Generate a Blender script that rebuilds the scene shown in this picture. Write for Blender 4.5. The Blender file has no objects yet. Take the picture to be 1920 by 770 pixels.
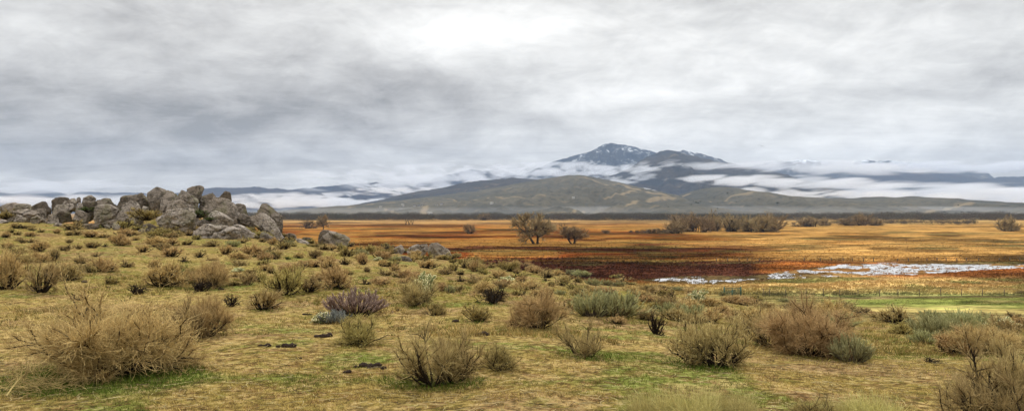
import bpy, math, random
import numpy as np
from mathutils import Vector
from mathutils.bvhtree import BVHTree
R = math.radians
F, CU, CV = 1400.0, 960.0, 398.0        # focal length in photo pixels, principal column, horizon row
MZ = -15.0                              # marsh level below the eye
sc = bpy.context.scene
col = sc.collection
USE_HAZE, USE_FOG = True, True

# ------------------------------------------------------------------ helpers
def M32(a): return np.asarray(np.floor(a), dtype=np.int64)
def _h(ix, iy, iz, seed):
    m = np.uint64(0xFFFFFFFF)
    h = (ix.astype(np.uint64)*np.uint64(374761393) + iy.astype(np.uint64)*np.uint64(668265263)
         + iz.astype(np.uint64)*np.uint64(2246822519) + np.uint64(seed*3266489917 & 0xFFFFFFFF)) & m
    h = ((h ^ (h >> np.uint64(13)))*np.uint64(1274126177)) & m
    h = ((h ^ (h >> np.uint64(16)))*np.uint64(2654435761)) & m
    h = h ^ (h >> np.uint64(15))
    return (h & m).astype(np.float64)/4294967295.0
def noise3(x, y, z, seed=0):
    x, y, z = np.broadcast_arrays(np.asarray(x, float)+1000., np.asarray(y, float)+1000., np.asarray(z, float)+1000.)
    ix, iy, iz = M32(x), M32(y), M32(z)
    fx, fy, fz = x-ix, y-iy, z-iz
    fx = fx*fx*(3-2*fx); fy = fy*fy*(3-2*fy); fz = fz*fz*(3-2*fz)
    r = 0
    for a in (0, 1):
        wx = fx if a else 1-fx
        for b in (0, 1):
            wy = fy if b else 1-fy
            for c in (0, 1):
                wz = fz if c else 1-fz
                r = r + _h(ix+a+5000, iy+b+5000, iz+c+5000, seed)*wx*wy*wz
    return r
def noise2(x, y, seed=0):
    x, y = np.broadcast_arrays(np.asarray(x, float)+1000., np.asarray(y, float)+1000.)
    ix, iy = M32(x), M32(y); iz = np.zeros_like(ix)
    fx, fy = x-ix, y-iy
    fx = fx*fx*(3-2*fx); fy = fy*fy*(3-2*fy)
    r = 0
    for a in (0, 1):
        wx = fx if a else 1-fx
        for b in (0, 1):
            r = r + _h(ix+a+5000, iy+b+5000, iz, seed)*wx*(fy if b else 1-fy)
    return r
def fbm2(x, y, o=4, seed=0, g=.5):
    s = 0; a = 1; t = 0
    for k in range(o):
        s = s + a*noise2(x*2**k+k*17.3, y*2**k-k*9.1, seed+k); t += a; a *= g
    return s/t
def fbm3(x, y, z, o=4, seed=0, g=.5):
    s = 0; a = 1; t = 0
    for k in range(o):
        s = s + a*noise3(x*2**k+k*17.3, y*2**k-k*9.1, z*2**k+k*3.7, seed+k); t += a; a *= g
    return s/t
def sstep(a, b, x):
    t = np.clip((x-a)/(b-a), 0, 1); return t*t*(3-2*t)

def mesh_obj(name, V, faces, mats, parent=None, mi=None, cols=None, smooth=False, colname='Col'):
    """faces: (N,k) int array (all the same k) or a list of such arrays"""
    V = np.asarray(V, dtype=np.float32)
    fl = faces if isinstance(faces, list) else [faces]
    fl = [np.asarray(f, dtype=np.int32) for f in fl if len(f)]
    me = bpy.data.meshes.new(name)
    me.vertices.add(len(V)); me.vertices.foreach_set('co', V.ravel())
    loops = np.concatenate([f.ravel() for f in fl])
    tot = np.concatenate([np.full(len(f), f.shape[1], dtype=np.int32) for f in fl])
    me.loops.add(len(loops)); me.loops.foreach_set('vertex_index', loops)
    me.polygons.add(len(tot))
    me.polygons.foreach_set('loop_start', np.concatenate([[0], np.cumsum(tot)[:-1]]).astype(np.int32))
    me.polygons.foreach_set('loop_total', tot)
    if smooth: me.polygons.foreach_set('use_smooth', np.ones(len(tot), dtype=bool))
    for m in (mats if isinstance(mats, (list, tuple)) else [mats]): me.materials.append(m)
    if mi is not None: me.polygons.foreach_set('material_index', np.asarray(mi, dtype=np.int32))
    if cols is not None:
        a = me.color_attributes.new(colname, 'FLOAT_COLOR', 'POINT')
        c = np.ones((len(V), 4), dtype=np.float32); c[:, :cols.shape[1]] = cols
        a.data.foreach_set('color', c.ravel())
    me.update(calc_edges=True); me.validate()
    o = bpy.data.objects.new(name, me); col.objects.link(o)
    if parent is not None: o.parent = parent
    return o
def empty(name, loc):
    o = bpy.data.objects.new(name, None); col.objects.link(o); o.location = loc
    o.empty_display_size = .1
    return o
def tag(o, label=None, cat=None, group=None, kind=None):
    if label: o['label'] = label
    if cat: o['category'] = cat
    if group: o['group'] = group
    if kind: o['kind'] = kind
    return o
def at(u, v, Y): return Vector(((u-CU)/F*Y, Y, -(v-CV)/F*Y))

# ------------------------------------------------------------------ materials
class NT:
    def __init__(s, name, world=None):
        if world: s.m = world; s.t = world.node_tree
        else:
            s.m = bpy.data.materials.new(name); s.m.use_nodes = True; s.t = s.m.node_tree
        s.t.nodes.clear()
    def n(s, typ, _in=None, **kw):
        nd = s.t.nodes.new(typ)
        for k, v in kw.items(): setattr(nd, k, v)
        for k, v in (_in or {}).items(): s.set(nd, k, v)
        return nd
    def set(s, nd, k, v):
        i = nd.inputs[k]
        if isinstance(v, bpy.types.NodeSocket): s.t.links.new(v, i)
        elif isinstance(v, bpy.types.Node): s.t.links.new(v.outputs[0], i)
        else: i.default_value = v
    def math(s, op, a, b=0.0, c=0.0, clamp=False):
        nd = s.n('ShaderNodeMath', operation=op, use_clamp=clamp)
        for i, v in enumerate((a, b, c)): s.set(nd, i, v)
        return nd.outputs[0]
    def mix(s, fac, a, b, blend='MIX'):
        nd = s.n('ShaderNodeMix', data_type='RGBA', blend_type=blend)
        s.set(nd, 0, fac); s.set(nd, 6, a if not isinstance(a, tuple) else (*a, 1)[:4]); s.set(nd, 7, b if not isinstance(b, tuple) else (*b, 1)[:4])
        return nd.outputs[2]
    def noise(s, vec, scale, detail=4, rough=.55, dist=0.0):
        nd = s.n('ShaderNodeTexNoise', {'Scale': scale, 'Detail': detail, 'Roughness': rough, 'Distortion': dist})
        if vec is not None: s.set(nd, 'Vector', vec)
        return nd.outputs[0]
    def ramp(s, fac, stops, interp='LINEAR'):
        nd = s.n('ShaderNodeValToRGB'); cr = nd.color_ramp; cr.interpolation = interp
        while len(cr.elements) < len(stops): cr.elements.new(.5)
        for e, (p, c) in zip(cr.elements, stops):
            e.position = p; e.color = (c, c, c, 1) if isinstance(c, (int, float)) else (*c, 1)[:4]
        s.set(nd, 0, fac); return nd.outputs[0]
    def mapping(s, vec, sc_=(1, 1, 1), rot=(0, 0, 0), loc=(0, 0, 0)):
        nd = s.n('ShaderNodeMapping', {'Scale': sc_, 'Rotation': rot, 'Location': loc}); s.set(nd, 'Vector', vec); return nd.outputs[0]
    def out(s, bsdf, vol=None):
        o = s.n('ShaderNodeOutputMaterial')
        if bsdf is not None: s.t.links.new(bsdf.outputs[0], o.inputs[0])
        if vol is not None: s.t.links.new(vol.outputs[0], o.inputs[1])
        return s.m
    def bsdf(s, colr, rough=.9, normal=None, spec=.2, **kw):
        nd = s.n('ShaderNodeBsdfPrincipled'); s.set(nd, 'Base Color', colr if not isinstance(colr, tuple) else (*colr, 1)[:4])
        s.set(nd, 'Roughness', rough); s.set(nd, 'Specular IOR Level', spec)
        if normal is not None: s.set(nd, 'Normal', normal)
        for k, v in kw.items(): s.set(nd, k, v)
        return nd
    def bump(s, h, strength=.5, dist=.1, prev=None):
        nd = s.n('ShaderNodeBump', {'Strength': strength, 'Distance': dist, 'Height': h})
        if prev is not None: s.set(nd, 'Normal', prev)
        return nd.outputs[0]

def strand_mat(name, c, var=.5, hue=(.0, .0), rough=.85, trans=0.25):
    """plant strands: base colour, varied per strand (Col attribute) and per plant (object random)"""
    t = NT(name)
    a = t.n('ShaderNodeAttribute', attribute_name='Col')
    oi = t.n('ShaderNodeObjectInfo')
    f = t.math('MULTIPLY_ADD', oi.outputs['Random'], var*.7, 1-var*.35)
    nd = t.n('ShaderNodeVectorMath', operation='SCALE'); t.set(nd, 0, a.outputs[0]); t.set(nd, 3, f)
    c2 = t.mix(1.0, nd.outputs[0], tuple(c), 'MULTIPLY')
    h = t.n('ShaderNodeHueSaturation', {'Saturation': 1.0, 'Value': 1.0})
    t.set(h, 'Hue', t.math('MULTIPLY_ADD', oi.outputs['Random'], .018, .494)); t.set(h, 'Color', c2)
    b = t.bsdf(h.outputs[0], rough, None, .05)
    return t.out(b)
MAT = {}
MAT['stem'] = strand_mat('dark_stem', (.030, .021, .015), .6)
MAT['greystem'] = strand_mat('grey_stem', (.10, .078, .058), .5)
MAT['tan'] = strand_mat('tan_twig', (.62, .435, .195), .35)
MAT['drygrass'] = strand_mat('dry_grass_blade', (.50, .43, .17), .3)
MAT['straw'] = strand_mat('straw_twig', (.46, .35, .14), .35)
MAT['brown'] = strand_mat('brown_twig', (.50, .375, .170), .40)
MAT['olive'] = strand_mat('olive_twig', (.44, .35, .13), .4)
MAT['sage'] = strand_mat('sage_leaf', (.38, .365, .175), .35)
MAT['green'] = strand_mat('green_leaf', (.10, .135, .035), .4)
MAT['mauve'] = strand_mat('mauve_plume', (.58, .48, .40), .25)
MAT['grey'] = strand_mat('grey_leaf', (.27, .29, .27), .3)
MAT['cream'] = strand_mat('cream_spine', (.85, .78, .48), .2)
MAT['cholla'] = strand_mat('cactus_flesh', (.17, .19, .08), .25)
MAT['grass'] = strand_mat('grass_blade', (1, 1, 1), .1)
MAT['willow'] = strand_mat('willow_twig', (.31, .225, .12), .4)
MAT['bark'] = strand_mat('bark', (.055, .042, .032), .4)
MAT['thicket'] = strand_mat('thicket_twig', (1, 1, 1), .1)

def granite():
    t = NT('granite')
    tc = t.n('ShaderNodeTexCoord').outputs['Object']; oi = t.n('ShaderNodeObjectInfo').outputs['Random']
    geo = t.n('ShaderNodeNewGeometry').outputs['Position']
    big = t.noise(geo, .45, 5, .6, .3); mid = t.noise(geo, 1.6, 8, .65, .6); fine = t.noise(geo, 11, 5, .7)
    oc = t.n('ShaderNodeObjectInfo').outputs['Color']; sp_ = t.n('ShaderNodeSeparateColor'); t.set(sp_, 0, oc)
    base = t.mix(sp_.outputs[0], (.085, .064, .044), (.40, .34, .285))
    base = t.mix(t.math('MULTIPLY', t.ramp(mid, [(.42, 0.0), (.62, 1.0)]), t.math('MULTIPLY_ADD', sp_.outputs[0], .7, .15)), base, (.47, .405, .345))
    base = t.mix(t.math('MULTIPLY', t.ramp(big, [(.47, 0.0), (.60, 1.0)]), .45), base, (.175, .130, .088))
    # dark lichen and desert varnish
    lich = t.noise(t.mapping(geo, (1, 1, 1.6), loc=(7, 3, 1)), 2.3, 9, .72, .8)
    base = t.mix(t.ramp(lich, [(.51, 0.0), (.60, .85)]), base, (.060, .050, .035))
    ol = t.noise(t.mapping(geo, loc=(31, 9, 4)), .8, 7, .7, .5)
    base = t.mix(t.math('MULTIPLY', t.ramp(ol, [(.52, 0.0), (.62, 1.0)]), .55), base, (.145, .135, .062))
    base = t.mix(t.math('MULTIPLY', t.ramp(fine, [(.40, 1.0), (.55, 0.0)]), .45), base, (.07, .06, .05))
    cr = t.n('ShaderNodeTexVoronoi', {'Scale': .9, 'Randomness': 1.0}, feature='DISTANCE_TO_EDGE')
    wv = t.n('ShaderNodeVectorMath', operation='ADD'); t.set(wv, 0, t.mapping(geo, (1, 1, 1.9), (0, .35, .2)))
    nv = t.n('ShaderNodeTexNoise', {'Scale': 1.3, 'Detail': 4.0}); t.set(nv, 'Vector', geo)
    sv = t.n('ShaderNodeVectorMath', operation='SCALE'); t.set(sv, 0, nv.outputs[1]); t.set(sv, 3, .9)
    t.set(wv, 1, sv.outputs[0]); t.set(cr, 'Vector', wv.outputs[0])
    crack = t.ramp(cr.outputs[0], [(0.0, 0.0), (.03, 1.0)])
    base = t.mix(t.math('MULTIPLY', t.math('SUBTRACT', 1.0, crack), .6), base, (.045, .038, .03))
    hgt = t.math('ADD', t.math('ADD', t.math('MULTIPLY', mid, 1.2), t.math('MULTIPLY', fine, .35)), t.math('MULTIPLY', crack, .5))
    nrm = t.bump(hgt, .7, .16)
    return t.out(t.bsdf(base, .92, nrm, .15))
MAT['rock'] = granite()

def ground_mat():
    t = NT('ground')
    a = t.n('ShaderNodeAttribute', attribute_name='Col').outputs[0]
    m = t.n('ShaderNodeAttribute', attribute_name='Mask'); sep = t.n('ShaderNodeSeparateColor'); t.set(sep, 0, m.outputs[0])
    near = sep.outputs[0]                      # 1 on the hill, 0 on the marsh
    geo = t.n('ShaderNodeNewGeometry').outputs['Position']
    n1 = t.noise(geo, 9, 6, .7, .4); n2 = t.noise(geo, 1.7, 6, .62, .6); n3 = t.noise(t.mapping(geo, loc=(40, 7, 0)), 4.5, 6, .68, .5)
    # hill: straw, brown litter and moss patches laid over the attribute colour
    c = t.mix(t.math('MULTIPLY', t.ramp(n2, [(.47, 0.0), (.56, 1.0)]), .55), a, (.43, .295, .125))
    c = t.mix(t.math('MULTIPLY', t.ramp(n3, [(.51, 0.0), (.58, 1.0)]), .75), c, (.150, .078, .032))
    n4 = t.noise(t.mapping(geo, loc=(3, 70, 0)), 2.6, 7, .7, .7)
    c = t.mix(t.math('MULTIPLY', t.ramp(n4, [(.53, 0.0), (.60, 1.0)]), .5), c, (.140, .150, .028))
    c = t.mix(t.math('MULTIPLY', t.ramp(n1, [(.43, 1.0), (.52, 0.0)]), .72), c, (.045, .032, .014))
    c = t.mix(t.math('MULTIPLY', t.ramp(n1, [(.54, 0.0), (.64, 1.0)]), .45), c, (.52, .40, .20))
    # marsh: tussock texture stretched along the flow
    m1 = t.noise(t.mapping(geo, (.05, .16, .1)), 1.0, 8, .66, .6); m2 = t.noise(t.mapping(geo, (.55, .8, .5)), 1.0, 5, .7)
    k = t.math('MULTIPLY', t.ramp(m1, [(.38, .34), (.5, .92), (.62, 1.4)]), t.ramp(m2, [(.38, .62), (.5, 1.0), (.62, 1.3)]))
    s = t.n('ShaderNodeVectorMath', operation='SCALE'); t.set(s, 0, a); t.set(s, 3, k)
    fin = t.mix(near, s.outputs[0], c)
    h1 = t.math('ADD', t.math('MULTIPLY', n1, .5), n3)
    b = t.bump(h1, .8, .06)
    b2 = t.bump(t.math('ADD', m1, m2), .5, .5, None)
    mx = t.n('ShaderNodeMix', data_type='VECTOR'); t.set(mx, 0, near); t.set(mx, 4, b2); t.set(mx, 5, b)
    return t.out(t.bsdf(fin, 1.0, mx.outputs[1], 0.0))
MAT['ground'] = ground_mat()

def pond_mat():
    t = NT('pond')
    geo = t.n('ShaderNodeNewGeometry').outputs['Position']
    n1 = t.noise(t.mapping(geo, (.35, .8, .5)), 1.0, 7, .7, .5)
    n2 = t.noise(t.mapping(geo, (1.4, 2.2, 1)), 1.0, 4, .6)
    f = t.ramp(n1, [(.42, 0.0), (.56, 1.0)])
    c = t.mix(f, (.13, .14, .15), (.50, .50, .52))
    b = t.bsdf(c, t.math('MULTIPLY_ADD', f, .4, .2), t.bump(n2, .4, .1), .5)
    return t.out(b)
MAT['pond'] = pond_mat()

def hill_mat(name, c0, c1, speck, speck_scale, snow=0.0, snow_z=0, path=(.20, .155, .095)):
    t = NT(name)
    geo = t.n('ShaderNodeNewGeometry').outputs['Position']
    a = t.n('ShaderNodeAttribute', attribute_name='Col'); sep = t.n('ShaderNodeSeparateColor'); t.set(sep, 0, a.outputs[0])
    big = t.noise(t.mapping(geo, (1/400, 1/400, 1/160)), 1.0, 7, .6, .6)
    c = t.mix(t.ramp(big, [(.36, 0.0), (.64, 1.0)]), c0, c1)
    sp = t.noise(t.mapping(geo, (speck_scale,)*3), 1.0, 5, .75)
    c = t.mix(t.math('MULTIPLY', t.ramp(sp, [(.52, 0.0), (.60, 1.0)]), .7), c, speck)
    c = t.mix(t.ramp(t.noise(t.mapping(geo, (speck_scale*.35,)*3, loc=(9, 1, 2)), 1.0, 7, .7), [(.58, 0.0), (.66, .55)]), c, path)
    c = t.mix(sep.outputs[0], c, path)
    if snow > 0:
        px = t.n('ShaderNodeSeparateXYZ'); t.set(px, 0, geo)
        alt = t.math('MULTIPLY_ADD', px.outputs[2], 1/260., -snow_z/260.)
        sn = t.noise(t.mapping(geo, (1/65, 1/65, 1/45)), 1.0, 7, .78, .3)
        sn2 = t.noise(t.mapping(geo, (1/330, 1/330, 1/200), loc=(5, 5, 5)), 1.0, 3, .6)
        f = t.math('ADD', t.math('MULTIPLY_ADD', t.math('SUBTRACT', sn, .5), 7.5, -.62), t.math('MULTIPLY', t.math('SUBTRACT', sn2, .5), 3.0))
        f = t.math('ADD', f, t.math('MULTIPLY', alt, snow), clamp=True)
        c = t.mix(f, c, (.80, .83, .88))
    nrm = t.bump(t.math('ADD', big, t.math('MULTIPLY', sp, .3)), .6, 25)
    return t.out(t.bsdf(c, .95, nrm, .05))
MAT['hill_near'] = hill_mat('hill_near', (.058, .056, .044), (.105, .091, .062), (.028, .030, .026), 1/24.)
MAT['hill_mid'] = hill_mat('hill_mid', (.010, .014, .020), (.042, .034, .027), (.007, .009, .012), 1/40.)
MAT['hill_dark'] = hill_mat('hill_dark', (.008, .014, .030), (.028, .021, .026), (.006, .011, .022), 1/60., path=(.04, .035, .035))  # blue of the distance haze is painted into these dark slope colours
MAT['hill_snow'] = hill_mat('hill_snow', (.010, .018, .032), (.030, .032, .036), (.005, .009, .016), 1/40., .55, 560, path=(.05, .05, .045))  # rock colours tinted blue to stand in for haze, snow on top
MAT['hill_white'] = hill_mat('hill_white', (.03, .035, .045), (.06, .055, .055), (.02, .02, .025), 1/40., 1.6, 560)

def flat_mat(name, c, rough=.8, spec=.2, metal=0.0, nscale=8):
    t = NT(name); geo = t.n('ShaderNodeNewGeometry').outputs['Position']
    n = t.noise(geo, nscale, 4)
    cc = t.mix(n, tuple(x*.75 for x in c), tuple(min(1, x*1.25) for x in c))
    return t.out(t.bsdf(cc, rough, t.bump(n, .3, .01), spec, Metallic=metal))
MAT['gate'] = flat_mat('green_gate_paint', (.030, .085, .050), .5, .4)
MAT['post'] = flat_mat('weathered_post', (.10, .075, .055))
MAT['wire'] = flat_mat('rusty_wire', (.14, .11, .09), .6)
MAT['dung'] = flat_mat('dark_dung', (.030, .020, .014), .95, .1, 0, 30)
MAT['wall'] = flat_mat('pale_wall', (.36, .34, .31)); MAT['roofm'] = flat_mat('dark_roof', (.10, .09, .09))
MAT['feather'] = flat_mat('dark_feather', (.02, .018, .016))

# ------------------------------------------------------------------ terrain
TU = [-500, 0, 200, 400, 530, 700, 850, 1000, 1150, 1300, 1500, 1700, 1920, 2400]
TY = [2, 6, 10, 15, 22, 32, 45, 60, 80, 110, 140, 180, 260]
TZ = [
 [-1.85, -1.85, -1.90, -1.92, -1.85, -1.6, -1.2, -.8, -1.5, -5, -10, -14, -15],
 [-1.85, -1.85, -1.93, -1.97, -1.95, -1.8, -1.35, -.55, -1.6, -6, -11, -14.6, -15],
 [-1.85, -1.87, -1.95, -2.0, -2.0, -1.9, -1.6, -.95, -2.0, -7, -12, -14.8, -15],
 [-1.85, -1.87, -1.95, -2.0, -2.05, -2.05, -1.95, -1.2, -3.0, -9, -13, -15, -15],
 [-1.85, -1.87, -1.95, -2.0, -2.1, -2.1, -2.05, -2.2, -5.0, -11, -14, -15, -15],
 [-1.85, -1.85, -1.95, -2.05, -2.15, -2.3, -2.55, -3.1, -6.0, -12, -14.6, -15, -15],
 [-1.85, -1.85, -1.95, -2.08, -2.25, -2.6, -3.05, -3.8, -7.0, -12.5, -14.8, -15, -15],
 [-1.85, -1.85, -1.98, -2.12, -2.45, -3.0, -3.7, -4.7, -8.0, -13, -15, -15, -15],
 [-1.85, -1.85, -2.0, -2.2, -2.65, -3.4, -4.4, -5.9, -8.8, -13.4, -15, -15, -15],
 [-1.85, -1.87, -2.0, -2.3, -2.9, -3.8, -5.1, -6.9, -9.6, -14, -15, -15, -15],
 [-1.85, -1.87, -2.0, -2.4, -3.2, -4.4, -6.2, -8.4, -11, -14.3, -15, -15, -15],
 [-1.85, -1.87, -2.0, -2.45, -3.35, -4.7, -6.7, -8.9, -11.5, -14.5, -15, -15, -15],
 [-1.85, -1.87, -2.0, -2.5, -3.5, -5.0, -7.1, -9.3, -12, -14.6, -15, -15, -15],
 [-1.85, -1.87, -2.0, -2.6, -3.8, -5.4, -7.6, -10, -12.5, -14.8, -15, -15, -15]]
_T = np.array(TZ); _lt = np.array([(u-CU)/F for u in TU]); _ly = np.log(np.array(TY, float))
gt = np.linspace(_lt[0], _lt[-1], 240); gy = np.linspace(_ly[0], _ly[-1], 300)
_G = np.array([np.interp(gy, _ly, r) for r in _T])
_G = np.array([np.interp(gt, _lt, _G[:, j]) for j in range(len(gy))]).T
def _blur(A, n, ax):
    k = np.hanning(2*n+3)[1:-1]; k /= k.sum(); m = len(k)//2
    pad = [(0, 0), (0, 0)]; pad[ax] = (m, m); B = np.pad(A, pad, 'edge')
    return np.apply_along_axis(lambda r: np.convolve(r, k, 'valid'), ax, B)
_G = _blur(_blur(_G, 9, 0), 7, 1)
MOUNDS = [(at(400, 0, 61).x, 63, .75, 6, 3.5), (at(300, 0, 61).x, 63, .5, 5, 3.5), (at(505, 0, 57).x, 58, .35, 2.5, 3)]
def hz(x, y, micro=True):
    x = np.asarray(x, float); y = np.asarray(y, float)
    yy = np.maximum(y, 2.0); t = np.clip(x/yy, gt[0], gt[-1]); L = np.clip(np.log(yy), gy[0], gy[-1])
    a = (t-gt[0])/(gt[1]-gt[0]); b = (L-gy[0])/(gy[1]-gy[0])
    i = np.clip(a.astype(int), 0, len(gt)-2); j = np.clip(b.astype(int), 0, len(gy)-2)
    fa, fb = np.clip(a-i, 0, 1), np.clip(b-j, 0, 1)
    z = (_G[i, j]*(1-fa)*(1-fb)+_G[i+1, j]*fa*(1-fb)+_G[i, j+1]*(1-fa)*fb+_G[i+1, j+1]*fa*fb)
    for mx, my, mh, rx, ry in MOUNDS:
        z = z + mh*np.exp(-((x-mx)/rx)**2-((y-my)/ry)**2)
    hillm = sstep(-14.6, -12.5, z)
    if micro:
        z = z + hillm*((fbm2(x/5, y/5, 3, 3)-.5)*.34*sstep(3, 14, y) + (fbm2(x/.8, y/.8, 3, 9)-.5)*.06)
        z = z + (1-hillm)*((fbm2(x/14, y/9, 4, 21)-.5)*.5)*sstep(1500, 700, y)
    return z
def ground_at(u, v, micro=True, ymin=4, ymax=3000):
    Y = np.geomspace(ymin, ymax, 2400)
    zr = -(v-CV)/F*Y; g = hz((u-CU)/F*Y, Y, micro)
    k = np.argmax(g >= zr)
    if not (g >= zr).any(): return at(u, v, ymax)
    y = Y[k]; return Vector(((u-CU)/F*y, y, float(g[k])))

# pond shape in the world: row limits per azimuth converted to distance
def Yof(v): return -MZ*F/(np.asarray(v, float)-CV)
PU = np.array([1205, 1250, 1300, 1350, 1400, 1440, 1500, 1560, 1600, 1700, 1780, 1860, 1920, 2200, 2500])
PLO = Yof([529, 531, 532, 532, 525, 522.5, 521, 518.5, 516, 514, 509, 504, 502, 499, 497])
PHI = Yof([525, 519, 517, 517, 519, 513, 505, 498, 493.5, 493, 493.5, 494, 494.5, 493, 492])
def pond_d(x, y):
    """>0 inside the pond, in metres from its edge"""
    u = CU+F*x/np.maximum(y, 1); w = (fbm2(x/7, y/5, 4, 55)-.5)*14
    lo = np.interp(u, PU, PLO); hi = np.interp(u, PU, PHI)
    d = np.minimum(y-lo, hi-y)+w*.55
    return np.where((u > 1205), d, -20)

def lerp3(a, b, f): return a*(1-f[..., None])+np.asarray(b)*f[..., None]
def cover(x, y, z):
    """ground cover colour by place"""
    u = CU+F*x/np.maximum(y, 1); v = CV - F*z/np.maximum(y, 1)
    n1 = fbm2(x/30, y/22, 5, 31); n2 = fbm2(x/9, y/7, 5, 41); n3 = fbm2(x/90, y/60, 4, 61)
    ns = fbm2(x/(y*.075+4), np.log(np.maximum(y, 1))*10, 5, 71); nt = fbm2(x/(y*.04+2), np.log(np.maximum(y, 1))*22, 5, 75)
    s = (n2-.5)
    yw = y*(1+.26*(ns-.5)*sstep(150, 260, y)+.05*(ns-.5)+.06*(nt-.5))
    vw = CV+15*F/np.maximum(yw, 10)
    C = np.zeros(x.shape+(3,))
    # marsh colour bands, nearest first, in metres of distance (vw keeps the photo's rows readable)
    stopsL = [(403, (.34, .22, .085)), (412, (.44, .29, .12)), (417, (.44, .28, .115)), (421, (.27, .13, .045)), (427, (.33, .13, .032)), (434, (.34, .12, .028)),
              (440, (.20, .065, .022)), (447, (.36, .14, .032)), (455, (.26, .11, .035)), (459, (.105, .040, .018)), (474, (.090, .034, .017)), (480, (.31, .09, .024)), (486, (.25, .075, .024)), (491, (.090, .036, .020)),
              (519, (.078, .032, .019)), (524, (.17, .055, .020)), (531, (.30, .12, .035)), (534, (.40, .27, .10)), (545, (.36, .26, .10))]
    stopsR = [(403, (.34, .22, .085)), (412, (.42, .27, .10)), (418, (.42, .26, .09)), (424, (.30, .16, .045)), (429, (.44, .25, .075)), (440, (.34, .17, .045)),
              (447, (.46, .26, .080)), (458, (.36, .19, .055)), (468, (.44, .25, .08)), (478, (.40, .22, .065)), (486, (.33, .17, .045)), (490, (.16, .085, .026)), (494, (.30, .12, .035)),
              (500, (.38, .12, .03)), (514, (.32, .12, .035)), (524, (.46, .29, .11)), (540, (.44, .29, .11)), (548, (.36, .28, .10)), (553, (.15, .16, .05)), (558, (.15, .105, .05)), (562, (.16, .17, .042)), (575, (.135, .155, .036)), (583, (.22, .22, .06)), (590, (.38, .29, .10)), (600, (.33, .26, .09)), (612, (.30, .25, .10))]
    def band(st):
        vs = [a for a, b in st]; return np.stack([np.interp(vw, vs, [b[k] for a, b in st]) for k in range(3)], -1)
    L, Rr = band(stopsL), band(stopsR)
    w = sstep(1180, 1560, u+(n3-.5)*500+(ns-.5)*260-(sstep(483, 492, vw)*sstep(528, 515, vw))*-0.0)
    # the maroon tongue reaches further right near the pond
    tongue = sstep(489, 492, vw)*sstep(526, 519, vw)*sstep(1480, 1430, u+(vw-500)*-3+(n2-.5)*60)
    C = lerp3(L, Rr, w); C = lerp3(C, (.080, .030, .018), tongue)
    redr = sstep(494, 498, vw)*sstep(516, 510, vw)*sstep(1400, 1440, u)*sstep(1680, 1560, u+(n2-.5)*80)
    C = lerp3(C, (.40, .145, .035), redr*.75)
    # streaks
    st = sstep(.52, .60, ns)*sstep(900, 600, y)
    C = lerp3(C, C*.34, st*.85); C = lerp3(C, np.minimum(C*1.45, .6), sstep(.54, .62, nt)*.7)
    gl = sstep(.57, .66, fbm2(x/(y*.12+5), np.log(np.maximum(y, 1))*22, 5, 91))*(vw > 425)*(vw < 490)
    C = lerp3(C, (.36, .22, .07), gl*.7)
    og = sstep(.60, .68, fbm2(x/(y*.08+5), np.log(np.maximum(y, 1))*30, 4, 95))*(vw > 420)*(vw < 500)
    C = lerp3(C, (.10, .095, .035), og*.7)
    big = fbm2(x/(y*.11+6), np.log(np.maximum(y, 1))*7, 5, 111, .55)
    mk = (y > 190)*sstep(403, 409, vw)
    C = lerp3(C, C*.40+np.array((.01, .002, .0)), sstep(.535, .575, big)*.85*mk*(1-w*.40))
    C = lerp3(C, np.array((.44, .24, .07)), sstep(.47, .42, big)*.6*mk*(vw < 487))
    # green fringe right of / below the pond
    gp = sstep(.50, .62, n2)*sstep(518, 524, vw)*sstep(548, 540, vw)*sstep(1380, 1450, u)
    C = lerp3(C, (.19, .19, .055), gp*.75)
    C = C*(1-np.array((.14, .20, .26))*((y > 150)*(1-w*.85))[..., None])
    C = lerp3(C, C*np.array((.88, .88, .80)), (1-w)*sstep(416, 424, vw))
    C = lerp3(C, (.32, .26, .095), sstep(.46, .60, fbm2(x/14, y/3.2, 5, 141))*.75*sstep(553, 558, vw)*sstep(598, 588, vw))
    # hill cover
    hm = sstep(-14.4, -12.2, z+(n2-.5)*1.5)
    H = lerp3(np.broadcast_to(np.array((.355, .260, .085)), C.shape), (.175, .155, .028), sstep(.46, .60, n2)*.8)
    H = lerp3(H, (.30, .200, .068), sstep(.5, .62, n1)*.6)
    H = lerp3(H, (.185, .180, .026), sstep(.45, .6, fbm2(x/6, y/3, 4, 77))*sstep(20, 34, y)*.75)
    H = lerp3(H, (.20, .12, .065), sstep(.58, .68, fbm2(x/1.6, y/1.1, 4, 81))*.8)
    H = lerp3(H, (.14, .19, .035), sstep(.58, .68, fbm2(x/1.9, y/1.2, 4, 85))*.8)
    C = lerp3(C, (.30, .24, .10), sstep(-14.9, -14.0, z)*(1-hm)*sstep(190, 150, y)*(1-sstep(1200, 1300, u)))
    hm = np.where((u > 1250) & (vw > 536), sstep(-12.5, -10.5, z+(n2-.5)*2), hm)
    C = lerp3(C, H, hm)
    d = pond_d(x, y); C = lerp3(C, (.16, .12, .05), sstep(-2.5, 0, d)*(y > 130)*.6)
    return C, hm
NC, NR = 760, 760
tt = np.sign(np.linspace(-1, 1, NC))*np.abs(np.linspace(-1, 1, NC))
tt = tt*.80+np.sign(tt)*np.abs(tt)**5*1.4
rr = np.geomspace(7.0, 30000, NR)-9.0
TTg, YYg = np.meshgrid(tt, rr)
Xg = TTg*(YYg+14); Yg = YYg
Zg = hz(Xg, Yg)
pd = pond_d(Xg, Yg)
bumpy = fbm2(Xg/1.6, Yg/1.3, 3, 99); isl = fbm2(Xg/9, Yg/4, 4, 103)
pm = sstep(-1, 2.5, pd)*(Yg > 130)
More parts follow.
